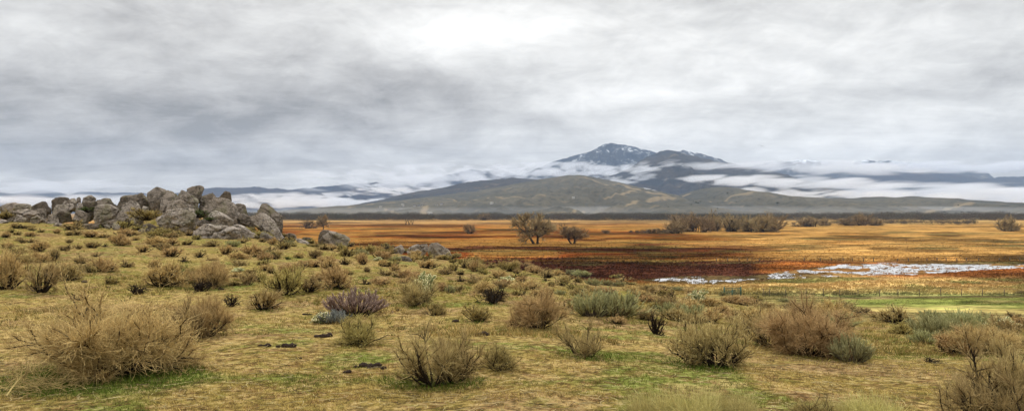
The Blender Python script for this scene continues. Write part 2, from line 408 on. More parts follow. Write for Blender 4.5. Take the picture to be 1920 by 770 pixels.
Zg = Zg*(1-pm)+pm*(MZ-.33+(bumpy-.5)*1.05+sstep(.56, .66, isl)*.50)
Cg, Hm = cover(Xg, Yg, np.where(pm > .5, MZ, Zg))
idx = np.arange(NC*NR).reshape(NR, NC)
fq = np.stack([idx[:-1, :-1], idx[:-1, 1:], idx[1:, 1:], idx[1:, :-1]], -1).reshape(-1, 4)
g = mesh_obj('ground', np.stack([Xg, Yg, Zg], -1).reshape(-1, 3), fq, MAT['ground'], cols=Cg.reshape(-1, 3), smooth=True)
ma = g.data.color_attributes.new('Mask', 'FLOAT_COLOR', 'POINT')
mm = np.ones((NC*NR, 4), dtype=np.float32); mm[:, 0] = Hm.ravel(); ma.data.foreach_set('color', mm.ravel())
tag(g, kind='structure')

# pond: closed thin slab following the outline, under the tussocks
us = np.linspace(1200, 2500, 200); lo = np.interp(us, PU, PLO)-5; hi = np.interp(us, PU, PHI)+5
V = []
for s_, yy in ((0, lo), (1, hi)):
    V.append(np.stack([(us-CU)/F*yy, yy, np.full_like(yy, MZ-.14)], -1))
Vp = np.concatenate(V); n = len(us)
fp = np.array([(i, i+1, n+i+1, n+i) for i in range(n-1)])
tag(mesh_obj('pond', Vp, fp, MAT['pond']), kind='structure')

# ------------------------------------------------------------------ hills and mountains
hill_bvh = []
def ridge(name, pts, Yr, Yf, mat, amp=.28, fs=260., seed=1, rough=10, backw=.25, pw=1.2, nx=460, ny=110, tracks=None, base=-22):
    pu = np.array([p[0] for p in pts], float); pv = np.array([p[1] for p in pts], float)
    x0, x1 = (pu[0]-CU)/F*Yr, (pu[-1]-CU)/F*Yr
    xs = np.linspace(x0, x1, nx); u = CU+F*xs/Yr
    # smooth spline-like interpolation of the ridge line
    ud = np.linspace(pu[0], pu[-1], nx*2); vd = np.interp(ud, pu, pv)
    k = np.hanning(15); k /= k.sum(); vd = np.convolve(np.pad(vd, 7, 'edge'), k, 'valid')
    zr = -(np.interp(u, ud, vd)-CV)/F*Yr
    s = np.linspace(0, 1.35, ny)
    S, X = np.meshgrid(s, xs, indexing='ij'); ZR = np.broadcast_to(zr, S.shape)
    Y = Yf+S*(Yr-Yf)
    prof = np.where(S <= 1, S**pw, 1-(S-1)*.9)
    wob = (fbm2(X/fs*.6, Y/fs*.5, 3, seed+5)-.5)*fs*1.2
    gul = 1-np.abs(2*fbm2((X+wob)/fs, Y/fs*.35, 5, seed, .55)-1)*2.2       # spurs running down the face
    side = np.clip(1-S, 0, 1)*np.clip(S, 0, 1)*4
    Z = base+(ZR-base)*prof
    Z = Z+(gul-.55)*amp*(ZR-base)*side*.8 - np.abs(S-1)*0
    Z = Z+(fbm2(X/60, Y/60, 4, seed+9)-.5)*rough
    lim = (ZR+12)/Yr*Y*.985+base*.02                              # keep the crest the crest
    Z = np.where(S < .97, np.minimum(Z, np.where(ZR > 0, lim, Z)), Z)
    C = np.zeros(S.shape+(3,))
    i = np.arange(ny*nx).reshape(ny, nx)
    f = np.stack([i[:-1, :-1], i[:-1, 1:], i[1:, 1:], i[1:, :-1]], -1).reshape(-1, 4)
    P = np.stack([X, Y, Z], -1).reshape(-1, 3)
    bv = BVHTree.FromPolygons([tuple(p) for p in P], [tuple(int(a) for a in q) for q in f])
    if tracks:
        for tr, wd in tracks:
            pp = []
            for (a, b) in tr:
                d = at(a, b, 1.0); h = bv.ray_cast(Vector((0, 0, 0)), d.normalized())
                if h[0] is not None: pp.append(h[0])
            for p, q in zip(pp[:-1], pp[1:]):
                ax, ay, bx, by = p.x, p.y, q.x, q.y
                L2 = (bx-ax)**2+(by-ay)**2+1e-6
                tq = np.clip(((X-ax)*(bx-ax)+(Y-ay)*(by-ay))/L2, 0, 1)
                d = np.hypot(X-(ax+tq*(bx-ax)), Y-(ay+tq*(by-ay)))
                C[..., 0] = np.maximum(C[..., 0], sstep(wd*1.6, wd*.5, d))
    o = mesh_obj(name, P, f, mat, cols=C.reshape(-1, 3), smooth=True)
    tag(o, kind='structure'); hill_bvh.append((name, bv)); return o

R1 = [(440, 402), (500, 399), (560, 393), (640, 386), (700, 380), (760, 374), (830, 366), (900, 357), (960, 345), (1010, 337), (1040, 331), (1065, 327.5), (1085, 327), (1105, 331), (1130, 336), (1170, 344), (1210, 354), (1240, 362), (1262, 368), (1300, 379), (1360, 394), (1400, 402)]
R2 = [(1080, 404), (1150, 398), (1200, 389), (1240, 377), (1270, 367), (1300, 358), (1330, 351), (1350, 349.5), (1372, 350.5), (1400, 355), (1422, 358), (1450, 363), (1480, 367), (1520, 370), (1570, 371.5), (1610, 370), (1650, 368), (1690, 370), (1710, 368), (1740, 370), (1790, 376), (1825, 381), (1860, 384), (1900, 386), (1960, 387), (2100, 388), (2300, 390), (2500, 393)]
R3 = [(960, 372), (1040, 352), (1100, 338), (1150, 327), (1178, 316), (1200, 301), (1215, 292), (1235, 285), (1252, 282), (1275, 285), (1300, 292), (1330, 299), (1365, 306), (1400, 312), (1440, 320), (1462, 327), (1500, 342), (1540, 356), (1600, 368), (1660, 385)]
R4 = [(960, 335), (1037, 303), (1060, 296), (1085, 289), (1108, 283), (1122, 276), (1134, 270), (1142, 268.5), (1165, 270), (1188, 275), (1200, 279), (1215, 281), (1232, 287), (1250, 297), (1300, 315), (1380, 340)]
R5 = [(1180, 330), (1230, 300), (1265, 284), (1280, 281), (1300, 285), (1325, 291), (1350, 298), (1400, 315), (1450, 330)]
R6 = [(1380, 318), (1430, 306), (1480, 302), (1500, 299), (1512, 298.5), (1540, 302), (1565, 304.5), (1590, 303), (1620, 300.5), (1650, 302), (1670, 300), (1690, 303), (1760, 312), (1850, 322)]
R7 = [(1400, 352), (1480, 345), (1560, 334), (1620, 327), (1660, 324.5), (1720, 323.5), (1760, 324), (1800, 328), (1825, 332), (1850, 340), (1875, 348), (1890, 354), (1950, 366), (2050, 380)]
R8 = [(1740, 352), (1800, 340), (1860, 333), (1900, 330), (1940, 330), (2050, 322), (2200, 326), (2500, 345)]
R9 = [(330, 362), (385, 353.5), (405, 350.5), (440, 353), (480, 350.5), (515, 353), (545, 355.5), (590, 351), (640, 346), (680, 343), (705, 342), (740, 345), (790, 351), (850, 358), (920, 370), (980, 385)]
R9b = [(600, 396), (700, 378), (790, 357), (830, 351), (870, 343), (900, 339), (940, 335.5), (965, 333), (990, 335), (1030, 338), (1090, 345), (1160, 360), (1240, 380)]
R10 = [(-600, 350), (-300, 345), (-60, 360), (30, 362), (60, 357), (88, 355.5), (110, 360), (125, 367), (140, 364), (152, 358), (170, 359), (200, 361.5), (235, 360), (255, 361.5), (330, 366), (450, 378)]
R11 = [(780, 345), (830, 330), (862, 321), (885, 317.5), (905, 320), (930, 316.5), (980, 330), (1040, 340)]
trk1 = [([(795, 403), (793, 396), (797, 391), (799, 386)], 9), ([(723, 391), (735, 396), (746, 401)], 6), ([(1085, 331), (1115, 339), (1150, 347), (1185, 354), (1215, 361), (1262, 372)], 12),
        ([(590, 393), (600, 387), (595, 383)], 5), ([(1180, 384), (1220, 377), (1255, 371)], 12), ([(1135, 372), (1165, 365), (1190, 357)], 7), ([(1000, 402), (1075, 399), (1095, 396)], 5), ([(640, 390), (700, 382), (760, 378), (850, 374), (940, 371), (1020, 366)], 6)]
trk2 = [([(1225, 386), (1255, 377), (1290, 364), (1325, 352)], 12), ([(1300, 392), (1360, 377), (1410, 360)], 11), ([(1740, 400), (1790, 388), (1822, 381)], 12)]
ridge('snowy_mountain', R6, 10800, 9600, MAT['hill_white'], .2, 700, 6, 30)
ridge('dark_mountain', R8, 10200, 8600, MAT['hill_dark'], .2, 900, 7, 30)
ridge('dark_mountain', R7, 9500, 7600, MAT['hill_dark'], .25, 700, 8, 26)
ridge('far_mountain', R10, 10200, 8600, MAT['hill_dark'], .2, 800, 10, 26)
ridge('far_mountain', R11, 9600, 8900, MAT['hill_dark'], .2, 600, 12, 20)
ridge('haze_blue_mountain', R9, 8000, 6200, MAT['hill_dark'], .25, 600, 9, 24)
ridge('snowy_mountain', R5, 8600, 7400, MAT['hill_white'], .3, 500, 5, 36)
ridge('rocky_mountain', R4, 9000, 7600, MAT['hill_snow'], .35, 420, 4, 20, nx=620, ny=170)
ridge('brown_mountain', R3, 6600, 4200, MAT['hill_mid'], .35, 520, 3, 22, nx=560, ny=150)
ridge('brown_hill', R9b, 5200, 3500, MAT['hill_mid'], .3, 420, 11, 16)
ridge('grassy_hill', R1, 3600, 1750, MAT['hill_near'], .36, 260, 1, 8, nx=800, ny=200, tracks=trk1, pw=1.35)
ridge('grassy_hill', R2, 3300, 1800, MAT['hill_near'], .36, 210, 2, 7, nx=900, ny=180, tracks=trk2, pw=1.25)
BV = {n_: b for n_, b in hill_bvh}
def on_hill(u, v):
    best = None
    for n_, b in hill_bvh[-2:]:
        h = b.ray_cast(Vector((0, 0, 0)), at(u, v, 1).normalized())
        if h[0] is not None and (best is None or h[3] < best[3]): best = h
    return best[0] if best else None

# ------------------------------------------------------------------ strands: one vectorised grower for every plant
def unit(a): return a/np.maximum(np.linalg.norm(a, axis=-1, keepdims=True), 1e-9)
def grow(rs, p0, d0, L, K, jit=.25, up=0.0, droop=0.0, out=0.0):
    N = len(p0); P = np.zeros((N, K+1, 3)); P[:, 0] = p0; d = unit(d0)
    for k in range(K):
        d = d + rs.normal(0, jit, (N, 3))/math.sqrt(K)*1.2
        d[:, 2] += up/K - droop*(k/K)/K
        d = unit(d); P[:, k+1] = P[:, k]+d*(L/K)[:, None]
    return P
def pick(rs, P, n, lo=.3, hi=1.0, w=None):
    N, K1, _ = P.shape
    i = rs.choice(N, n, p=w) if w is not None else rs.integers(0, N, n)
    t = lo+(hi-lo)*rs.random(n); f = t*(K1-1); k = np.minimum(f.astype(int), K1-2); fr = (f-k)[:, None]
    p = P[i, k]*(1-fr)+P[i, k+1]*fr; d = unit(P[i, k+1]-P[i, k]); return p, d, i, t
def turn(rs, d, ang):
    r = unit(rs.normal(0, 1, d.shape)); r = unit(r-(r*d).sum(1, keepdims=True)*d)
    a = ang[:, None] if hasattr(ang, '__len__') else ang
    return unit(d*np.cos(a)+r*np.sin(a))
def tubes(rs, P, r0, r1, sides=3, prof=None):
    N, K1, _ = P.shape
    T = np.zeros_like(P); T[:, 1:-1] = P[:, 2:]-P[:, :-2]; T[:, 0] = P[:, 1]-P[:, 0]; T[:, -1] = P[:, -1]-P[:, -2]; T = unit(T)
    rv = unit(rs.normal(0, 1, (N, 1, 3))); A = unit(np.cross(T, np.broadcast_to(rv, T.shape))); B = np.cross(T, A)
    s = np.linspace(0, 1, K1)
    r0 = np.broadcast_to(np.asarray(r0, float), (N,)); r1 = np.broadcast_to(np.asarray(r1, float), (N,))
    rad = r0[:, None]*(1-s)+r1[:, None]*s
    if prof is not None: rad = rad*prof(s)[None]
    if sides == 2:
        V = np.stack([P+A*rad[..., None], P-A*rad[..., None]], 2)
    else:
        V = np.stack([P+(A*math.cos(2*math.pi*q/sides)+B*math.sin(2*math.pi*q/sides))*rad[..., None] for q in range(sides)], 2)
    m = V.shape[2]; V = V.reshape(-1, 3)
    base = (np.arange(N)*K1*m)[:, None, None]; k = (np.arange(K1-1)*m)[None, :, None]
    q = np.arange(m)[None, None, :] if m > 2 else np.array([0])[None, None, :]
    q2 = (q+1) % m
    f = np.stack([base+k+q, base+k+q2, base+k+m+q2, base+k+m+q], -1).reshape(-1, 4)
    return V, f
class Strands:
    def __init__(s): s.V = []; s.F = []; s.C = []; s.n = 0
    def add(s, rs, P, r0, r1, sides=3, prof=None, c=(1, 1, 1), cv=.25, grad=None):
        V, f = tubes(rs, P, r0, r1, sides, prof); N, K1 = P.shape[:2]; m = len(V)//(N*K1)
        cc = np.broadcast_to(np.asarray(c, float), (N, 3))*(1+rs.uniform(-cv, cv, (N, 1)))
        cc = np.repeat(cc[:, None, :], K1, 1)
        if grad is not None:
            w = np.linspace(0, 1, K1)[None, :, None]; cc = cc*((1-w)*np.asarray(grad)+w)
        s.V.append(V); s.F.append(f+s.n); s.C.append(np.repeat(cc.reshape(-1, 3), m, 0)); s.n += len(V)
    def data(s): return np.concatenate(s.V), np.concatenate(s.F), np.concatenate(s.C)

def plant_proto(kind, seed, lod):
    """kind of plant -> (wood strands, fine strands) for a plant 1 wide; lod 0 near, 1 mid, 2 far"""
    rs = np.random.default_rng(seed); W, T = Strands(), Strands()
    q = (1.0, .45, .16)[lod]; th = (1.0, 1.75, 3.2)[lod]; sd = 3 if lod == 0 else 2
    if kind in ('tan', 'brown', 'olive', 'sparse', 'green'):
        low = {'tan': (.15, 1.25), 'brown': (.08, 1.10), 'olive': (.1, 1.12), 'sparse': (.25, 1.3), 'green': (.1, 1.3)}[kind]
        n = {'tan': 46, 'brown': 30, 'olive': 40, 'sparse': 18, 'green': 30}[kind]
        az = rs.random(n)*2*math.pi; th0 = low[0]+(low[1]-low[0])*rs.random(n)**.75
        d = np.stack([np.sin(th0)*np.cos(az), np.sin(th0)*np.sin(az), np.cos(th0)], 1)
        ph = rs.random(2)*6.28
        L = .44*(1-.22*np.cos(th0))*(.55+.6*rs.random(n))*(1+(.12 if kind == 'tan' else .22)*np.sin(az+ph[0])+(.10 if kind == 'tan' else .16)*np.sin(2*az+ph[1]))
        p = np.stack([np.cos(az)*.05*rs.random(n), np.sin(az)*.05*rs.random(n), np.full(n, -.02)], 1)
        S0 = grow(rs, p, d, L, 6, .30, up=.35)
        W.add(rs, S0, .0125*th**.8, .0055*th**.8, 4 if lod == 0 else 3, cv=.3)
        n1 = int({'tan': 330, 'brown': 330, 'olive': 260, 'sparse': 150, 'green': 200}[kind]*(1, .6, .35)[lod])
        p, d, i, t = pick(rs, S0, n1, .50 if kind in ('tan', 'brown') else .36, 1.0)
        S1 = grow(rs, p, turn(rs, d, rs.uniform(.25, .9, n1)), rs.uniform(.05, .17, n1)+.16*rs.random(n1)**5, 4, .45, up=.3)
        W.add(rs, S1, .0052*th**.6, .0024*th**.6, sd, cv=.35)
        nt = int({'tan': (13000 if lod == 0 else 8000), 'brown': 4200, 'olive': 4200, 'sparse': 3000, 'green': 4200}[kind]*q)
        p, d, i, t = pick(rs, S1, nt, .40, 1.0)
        S2 = grow(rs, p, turn(rs, d, rs.uniform(.2, .95, nt)), rs.uniform(.05, .15, nt), 3 if lod < 2 else 2, .55 if kind == 'tan' else .3, up=.5 if kind != 'tan' else .3)
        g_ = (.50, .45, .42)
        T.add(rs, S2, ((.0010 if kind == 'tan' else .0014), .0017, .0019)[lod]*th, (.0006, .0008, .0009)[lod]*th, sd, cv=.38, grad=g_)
        if kind in ('olive', 'green') or kind == 'brown':
            n3 = int(1500*q); p, d, i, t = pick(rs, S2, n3, .3, 1)
            S3 = grow(rs, p, turn(rs, d, rs.uniform(.2, .7, n3)), rs.uniform(.02, .05, n3), 2, .2)
            T.add(rs, S3, .0030*th, .0008*th, 2, cv=.35)
        if lod == 0 and kind == 'tan':       # long curling straws hanging out of the bush
            n3 = 90; p, d, i, t = pick(rs, S1, n3, .4, 1)
            T.add(rs, grow(rs, p, turn(rs, d, rs.uniform(.3, 1.2, n3)), rs.uniform(.12, .28, n3), 7, .6, droop=1.2), .0011, .0006, 3, c=(.95, .98, 1.0), cv=.25)
    elif kind in ('sage', 'grey'):
        n = 60; az = rs.random(n)*2*math.pi; th0 = 1.35*rs.random(n)**.6
        d = np.stack([np.sin(th0)*np.cos(az), np.sin(th0)*np.sin(az), np.cos(th0)], 1)
        p = np.stack([np.cos(az)*.12*rs.random(n), np.sin(az)*.10*rs.random(n), np.full(n, -.02)], 1)
        S0 = grow(rs, p, d, .34*(.6+.5*rs.random(n)), 4, .2, up=.45); W.add(rs, S0, .008*th**.4, .004*th**.4, 3)
        n1 = int(1900*q)+60; p, d, i, t = pick(rs, S0, n1, .35, 1)
        S1 = grow(rs, p, turn(rs, d, rs.uniform(.1, .6, n1)), rs.uniform(.08, .20, n1), 3, .15, up=.7)
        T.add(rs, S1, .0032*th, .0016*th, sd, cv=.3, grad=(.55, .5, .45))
        n2 = int(4500*q); p, d, i, t = pick(rs, S1, n2, .25, 1)
        S2 = grow(rs, p, turn(rs, d, rs.uniform(.2, .9, n2)), rs.uniform(.015, .04, n2), 1, 0)
        T.add(rs, S2, .0036*th, .0008*th, 2, cv=.3)
    elif kind == 'mauve':
        n = 90; az = rs.random(n)*2*math.pi; th0 = 1.45*rs.random(n)**.55
        d = np.stack([np.sin(th0)*np.cos(az), np.sin(th0)*np.sin(az), np.cos(th0)], 1)
        p = np.stack([np.cos(az)*.22*rs.random(n), np.sin(az)*.15*rs.random(n), np.full(n, -.02)], 1)
        S0 = grow(rs, p, d, .34*(.75+.3*rs.random(n)), 4, .2, up=.3); W.add(rs, S0, .007, .004, 3, c=(.6, .5, .5))
        n1 = 900; p, d, i, t = pick(rs, S0, n1, .55, 1)
        S1 = grow(rs, p, turn(rs, d, rs.uniform(.1, .5, n1)), rs.uniform(.05, .10, n1), 4, .12, up=.6)
        T.add(rs, S1, .006, .002, 4, c=(.35, .28, .28), cv=.2)
        n2 = 16000; p, d, i, t = pick(rs, S1, n2, .2, 1)
        S2 = grow(rs, p, turn(rs, d, rs.uniform(.5, 1.1, n2)), (.009+.009*rs.random(n2))*(1.2-.6*t), 1, 0, up=.3)
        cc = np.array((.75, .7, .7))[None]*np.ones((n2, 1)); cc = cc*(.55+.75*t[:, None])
        T.add(rs, S2, .0028, .0012, 2, c=cc, cv=.2)
    elif kind == 'cholla':
        n = 12; az = rs.random(n)*2*math.pi; th0 = 1.2*rs.random(n)
        d = np.stack([np.sin(th0)*np.cos(az), np.sin(th0)*np.sin(az), np.cos(th0)], 1)
        p = np.zeros((n, 3)); S0 = grow(rs, p, d, .26+.12*rs.random(n), 4, .25, up=.4)
        sg = lambda s: .55+.6*np.sin(np.pi*np.clip(s, .04, .96))
        W.add(rs, S0, .022, .018, 6, c=(.8, .8, .8))
        n1 = 60; p, d, i, t = pick(rs, S0, n1, .4, 1); S1 = grow(rs, p, turn(rs, d, rs.uniform(.5, 1.1, n1)), rs.uniform(.07, .12, n1), 4, .1, up=.5)
        W.add(rs, S1, .021, .019, 6, sg, c=(1.1, 1.1, 1.1))
        n2 = 110; p, d, i, t = pick(rs, S1, n2, .6, 1); S2 = grow(rs, p, turn(rs, d, rs.uniform(.5, 1.2, n2)), rs.uniform(.05, .09, n2), 4, .1, up=.6)
        W.add(rs, S2, .019, .017, 6, sg, c=(1.3, 1.3, 1.2))
        for S, m in ((S0, 300), (S1, 1400), (S2, 3600)):
            m = int(m*(1, .7, .4)[lod]); p, d, i, t = pick(rs, S, m, .05, 1); r = turn(rs, d, np.full(m, 1.35))
            T.add(rs, grow(rs, p+r*.012, r, np.full(m, .026), 1, 0), .0034*th, .0016*th, 2, cv=.2)
    elif kind == 'dead':
        n = 16; az = rs.random(n)*2*math.pi; th0 = 1.4*rs.random(n)**.7
        d = np.stack([np.sin(th0)*np.cos(az), np.sin(th0)*np.sin(az), np.cos(th0)], 1)
        S0 = grow(rs, np.zeros((n, 3)), d, .38*(.5+.6*rs.random(n)), 7, .5, up=.25); W.add(rs, S0, .022*th**.3, .006*th**.3, 5)
        n1 = 70; p, d, i, t = pick(rs, S0, n1, .3, 1); S1 = grow(rs, p, turn(rs, d, rs.uniform(.3, .9, n1)), rs.uniform(.08, .22, n1), 4, .4)
        W.add(rs, S1, .007*th**.5, .003*th**.5, 3)
        n2 = int(260*(1, .8, .5)[lod]); p, d, i, t = pick(rs, S1, n2, .3, 1); T.add(rs, grow(rs, p, turn(rs, d, rs.uniform(.3, .8, n2)), rs.uniform(.04, .11, n2), 3, .3), .003*th**.6, .0015*th**.6, 3, cv=.3)
    elif kind == 'tussock':
        n = int(1700*(1, .5, .3)[lod]); az = rs.random(n)*2*math.pi; rr_ = .42*np.sqrt(rs.random(n)); th0 = .75*rs.random(n)
        p = np.stack([np.cos(az)*rr_, np.sin(az)*rr_, np.full(n, -.02)], 1); a2 = az+rs.normal(0, 1, n)
        d = np.stack([np.sin(th0)*np.cos(a2), np.sin(th0)*np.sin(a2), np.cos(th0)], 1)
        T.add(rs, grow(rs, p, d, rs.uniform(.16, .42, n), 5, .35, droop=1.6), .0030, .0010, 2, cv=.35)
        W.add(rs, grow(rs, p[:40], d[:40], rs.uniform(.2, .45, 40), 6, .4, droop=.8), .003, .0015, 3)
    out = []
    for S in (W, T):
        V, f, C = S.data(); out.append([V, f, C])
    A = out[0][0] if kind == 'tussock' else out[1][0]
    w = max(np.percentile(np.abs(A[:, 0]), 98.5), np.percentile(np.abs(A[:, 1]), 98.5))*2
    h = np.percentile(A[:, 2], 98.5)
    for o in out: o[0] = o[0]*np.array([1/w, 1/w, 1/h]) if True else 0
    return out
WOODM = {'tan': 'stem', 'brown': 'stem', 'olive': 'stem', 'sparse': 'stem', 'green': 'stem', 'sage': 'greystem', 'grey': 'greystem', 'mauve': 'stem', 'cholla': 'cholla', 'dead': 'stem', 'tussock': 'straw'}
FINEM = {'tan': 'tan', 'brown': 'brown', 'olive': 'olive', 'sparse': 'brown', 'green': 'green', 'sage': 'sage', 'grey': 'grey', 'mauve': 'mauve', 'cholla': 'cream', 'dead': 'stem', 'tussock': 'drygrass'}
FINEN = {'sage': 'foliage', 'grey': 'foliage', 'green': 'foliage', 'mauve': 'plumes', 'cholla': 'spines', 'tussock': 'blades'}
KNAME = {'tan': 'shrub', 'brown': 'shrub', 'olive': 'shrub', 'sparse': 'shrub', 'green': 'green_bush', 'sage': 'sagebrush', 'grey': 'sagebrush', 'mauve': 'plumed_shrub', 'cholla': 'cholla_cactus', 'dead': 'dead_shrub', 'tussock': 'grass_tussock'}
KCAT = {'shrub': 'shrub', 'green_bush': 'bush', 'sagebrush': 'sagebrush', 'plumed_shrub': 'shrub', 'cholla_cactus': 'cactus', 'dead_shrub': 'dead shrub', 'grass_tussock': 'grass tussock'}
_pc = {}
def proto(kind, lod, var):
    key = (kind, lod, var)
    if key not in _pc:
        w, f = plant_proto(kind, 1000+var*37+len(kind)*11+ord(kind[0])+lod*7, lod)
        def mk(nm, parts, mats):
            V = np.concatenate([p[0] for p in parts]); off = 0; Fs = []; mi = []
            for k, p in enumerate(parts): Fs.append(p[1]+off); off += len(p[0]); mi.append(np.full(len(p[1]), k))
            C = np.concatenate([p[2] for p in parts])
            o = mesh_obj(nm, V, np.concatenate(Fs), mats, cols=C, mi=np.concatenate(mi)); me = o.data; bpy.data.objects.remove(o); return me
        if lod < 2:
            _pc[key] = (mk('stems', [w], [MAT[WOODM[kind]]]), mk(FINEN.get(kind, 'twigs'), [f], [MAT[FINEM[kind]]]))
        else:
            _pc[key] = (mk(KNAME[kind], [w, f], [MAT[WOODM[kind]], MAT[FINEM[kind]]]),)
    return _pc[key]
plants = []
rnd = random.Random(5)
def plant(u, vb, wpx, hpx, kind, label=None, lod=None, lean=0, P=None, sink=0):
    if P is None: P = ground_at(u, vb)
    k_ = (.90 if kind not in ('sparse', 'mauve', 'tussock') else .95) if wpx > 85 else 1.04
    kw = 1.0 if wpx > 200 or kind == 'tussock' else (1.12 if wpx > 60 else 1.28)
    w = wpx/F*P.y*k_*kw; h = hpx/F*P.y*(k_+.01)
    if lod is None: lod = 0 if wpx >= 85 else (1 if wpx >= 34 else 2)
    var = rnd.randrange(3 if lod else 2) if kind in ('tan', 'brown', 'olive') else (rnd.randrange(2) if kind in ('sage', 'sparse', 'dead') else 0)
    ms = proto(kind, lod, var); nm = KNAME[kind]
    rz = rnd.random()*6.283
    if lod < 2:
        o = empty(nm, P)
        for me, pn in zip(ms, ('stems', FINEN.get(kind, 'twigs'))):
            c = bpy.data.objects.new(pn, me); col.objects.link(c); c.parent = o
    else:
        o = bpy.data.objects.new(nm, ms[0]); col.objects.link(o); o.location = P
    o.location.z -= .02+sink
    o.rotation_euler = (0, R(lean), rz) if not lean else (R(lean), 0, rz)
    o.scale = (w*rnd.uniform(.95, 1.05), w*rnd.uniform(.9, 1.05), h)
    o['category'] = KCAT[nm]
    if label: o['label'] = label
    plants.append([o, u, vb, wpx, hpx, kind, label]); return o

# ---- the large foreground plants, each with its own words
plant(205, 704, 330, 150, 'tan', 'large dense tan bush with tangled straw twigs and black stems at left foreground')
plant(160, 696, 120, 76, 'tan', 'tan bush merged into the left side of the large dense foreground bush', lod=0)
plant(385, 630, 95, 78, 'tan', 'dark-based tan bush just behind the right shoulder of the large dense bush')
plant(330, 640, 100, 80, 'brown', 'brown bush tucked behind the large dense foreground bush', lod=0)
plant(815, 720, 175, 116, 'sparse', 'open fan-shaped brown bush with bare dark stems in the centre foreground')
plant(850, 716, 110, 100, 'brown', 'brown twiggy bush growing through the fan-shaped centre foreground bush')
plant(937, 692, 95, 50, 'olive', 'low olive bush with dark base right of the fan-shaped centre bush')
plant(672, 646, 100, 58, 'olive', 'olive broom-like bush in front of the mauve plumed shrub')
plant(665, 590, 128, 48, 'mauve', 'mauve plumed shrub with feathery purple-grey spikes')
plant(623, 606, 46, 24, 'grey', 'blue-grey low bush in front of the mauve plumed shrub')
plant(602, 606, 30, 20, 'cholla', 'small pale yellow cactus left of the blue-grey low bush')
plant(775, 574, 95, 54, 'brown', 'dark brown bush with cactus poking out right of the mauve shrub')
plant(800, 566, 44, 50, 'cholla', 'cream-tipped cactus growing out of the dark brown bush', sink=.0)
plant(816, 591, 38, 24, 'olive', 'small olive bush on open ground below the dark brown bush')
plant(897, 602, 54, 30, 'olive', 'small round olive bush between the dark brown bush and the wide arching bush')
plant(1008, 614, 118, 70, 'tan', 'wide tan bush with a long arching bare branch over bright grass')
plant(925, 569, 58, 34, 'dead', 'dark twisted bare bush left of the wide arching bush')
plant(1112, 592, 70, 42, 'sage', 'left half of the pale sage-green pair of bushes right of centre')
plant(1155, 592, 84, 46, 'sage', 'right half of the pale sage-green pair of bushes right of centre')
plant(1097, 669, 108, 68, 'sparse', 'light open tan bush with thin stems over a bright green patch')
plant(1230, 626, 36, 42, 'dead', 'black burnt-looking stump bush with bare twigs')
plant(1300, 684, 80, 78, 'brown', 'reddish brown bush joined to the left of the black-stemmed bush')
plant(1345, 688, 140, 96, 'brown', 'large black-stemmed bush with tan top in the right foreground')
plant(1515, 664, 180, 98, 'tan', 'large brown thicket bush with leaning bare branches right of the black-stemmed bush')
plant(1440, 650, 130, 74, 'brown', 'tan bush between the black-stemmed bush and the large brown thicket bush')
plant(1595, 678, 60, 48, 'sage', 'grey-green leaning bush at the right foot of the large brown thicket bush')
plant(1792, 662, 80, 44, 'tan', 'golden bush left of the long golden bush at right')
plant(1850, 664, 120, 56, 'tan', 'long golden bush with flat top at the right')
plant(1755, 632, 100, 44, 'sage', 'wide silver-grey sagebrush behind the golden bushes')
plant(1815, 622, 90, 42, 'sage', 'silver-grey sagebrush with dark base behind the long golden bush')
plant(1690, 626, 46, 24, 'olive', 'small dark olive bush on the bare patch left of the silver-grey sagebrush')
plant(1682, 606, 84, 32, 'brown', 'dark brown low bush above the small dark olive bush at right')
plant(1865, 800, 215, 168, 'sparse', 'big dark-stemmed bush cut off by the lower right corner')
plant(1905, 790, 180, 150, 'brown', 'brown bush filling the lower right corner behind the dark-stemmed one')
plant(1745, 680, 26, 14, 'dead', 'tiny black twig clump on open ground at lower right')
plant(1515, 790, 110, 48, 'olive', 'dark olive bush peeking over the bottom edge')
plant(1310, 572, 34, 26, 'cholla', 'pale round cactus left of the green gate')
plant(1806, 612, 34, 24, 'cholla', 'pale branching cactus above the golden bushes')
plant(1842, 622, 34, 22, 'cholla', 'second pale cactus, just right of the branching one above the golden bushes')
plant(1885, 618, 38, 22, 'cholla', 'pale spreading cactus near the right edge')
for (u, v, w, h, lb) in [(1215, 785, 100, 60, 'yellow-green grass tussock left of the centre bottom edge tussocks'), (1290, 790, 150, 72, 'large yellow-green grass tussock at the bottom edge right of centre'), (1375, 785, 110, 60, 'yellow-green grass tussock right of the large bottom edge tussock'),
                         (1640, 790, 130, 58, 'thin straw grass tussock at the bottom between olive bush and corner bush'), (1570, 782, 90, 40, 'short straw tussock beside the dark olive bottom bush')]:
    plant(u, v, w, h, 'tussock', lb)
plant(12, 542, 62, 66, 'tan', 'pinkish tan bush with black stems cut by the left edge')
plant(78, 548, 58, 54, 'sparse', 'thin open bush standing alone near the left edge')
plant(128, 525, 56, 32, 'brown', 'round brown bush right of the thin open bush at left')
plant(310, 537, 78, 42, 'tan', 'tan bush with splayed dark stems left of the bright green bush')
plant(350, 531, 40, 32, 'green', 'bright green leafy bush squeezed between two tan bushes')
plant(397, 538, 92, 50, 'tan', 'wide reddish tan bush right of the bright green bush')
plant(375, 546, 40, 24, 'dead', 'dark tangled dead bush in front of the wide reddish tan bush')
plant(535, 552, 72, 50, 'olive', 'olive bush on bare trunks like a tiny tree left of the mauve shrub')
plant(495, 580, 66, 38, 'sparse', 'open dark-hearted bush in front of the tiny-tree bush')
plant(435, 574, 34, 24, 'dead', 'small bare bush beside the open dark-hearted bush')
plant(580, 547, 48, 32, 'brown', 'dark brown bush right of the tiny-tree bush')
plant(630, 541, 58, 40, 'tan', 'tan dome bush above the mauve plumed shrub')
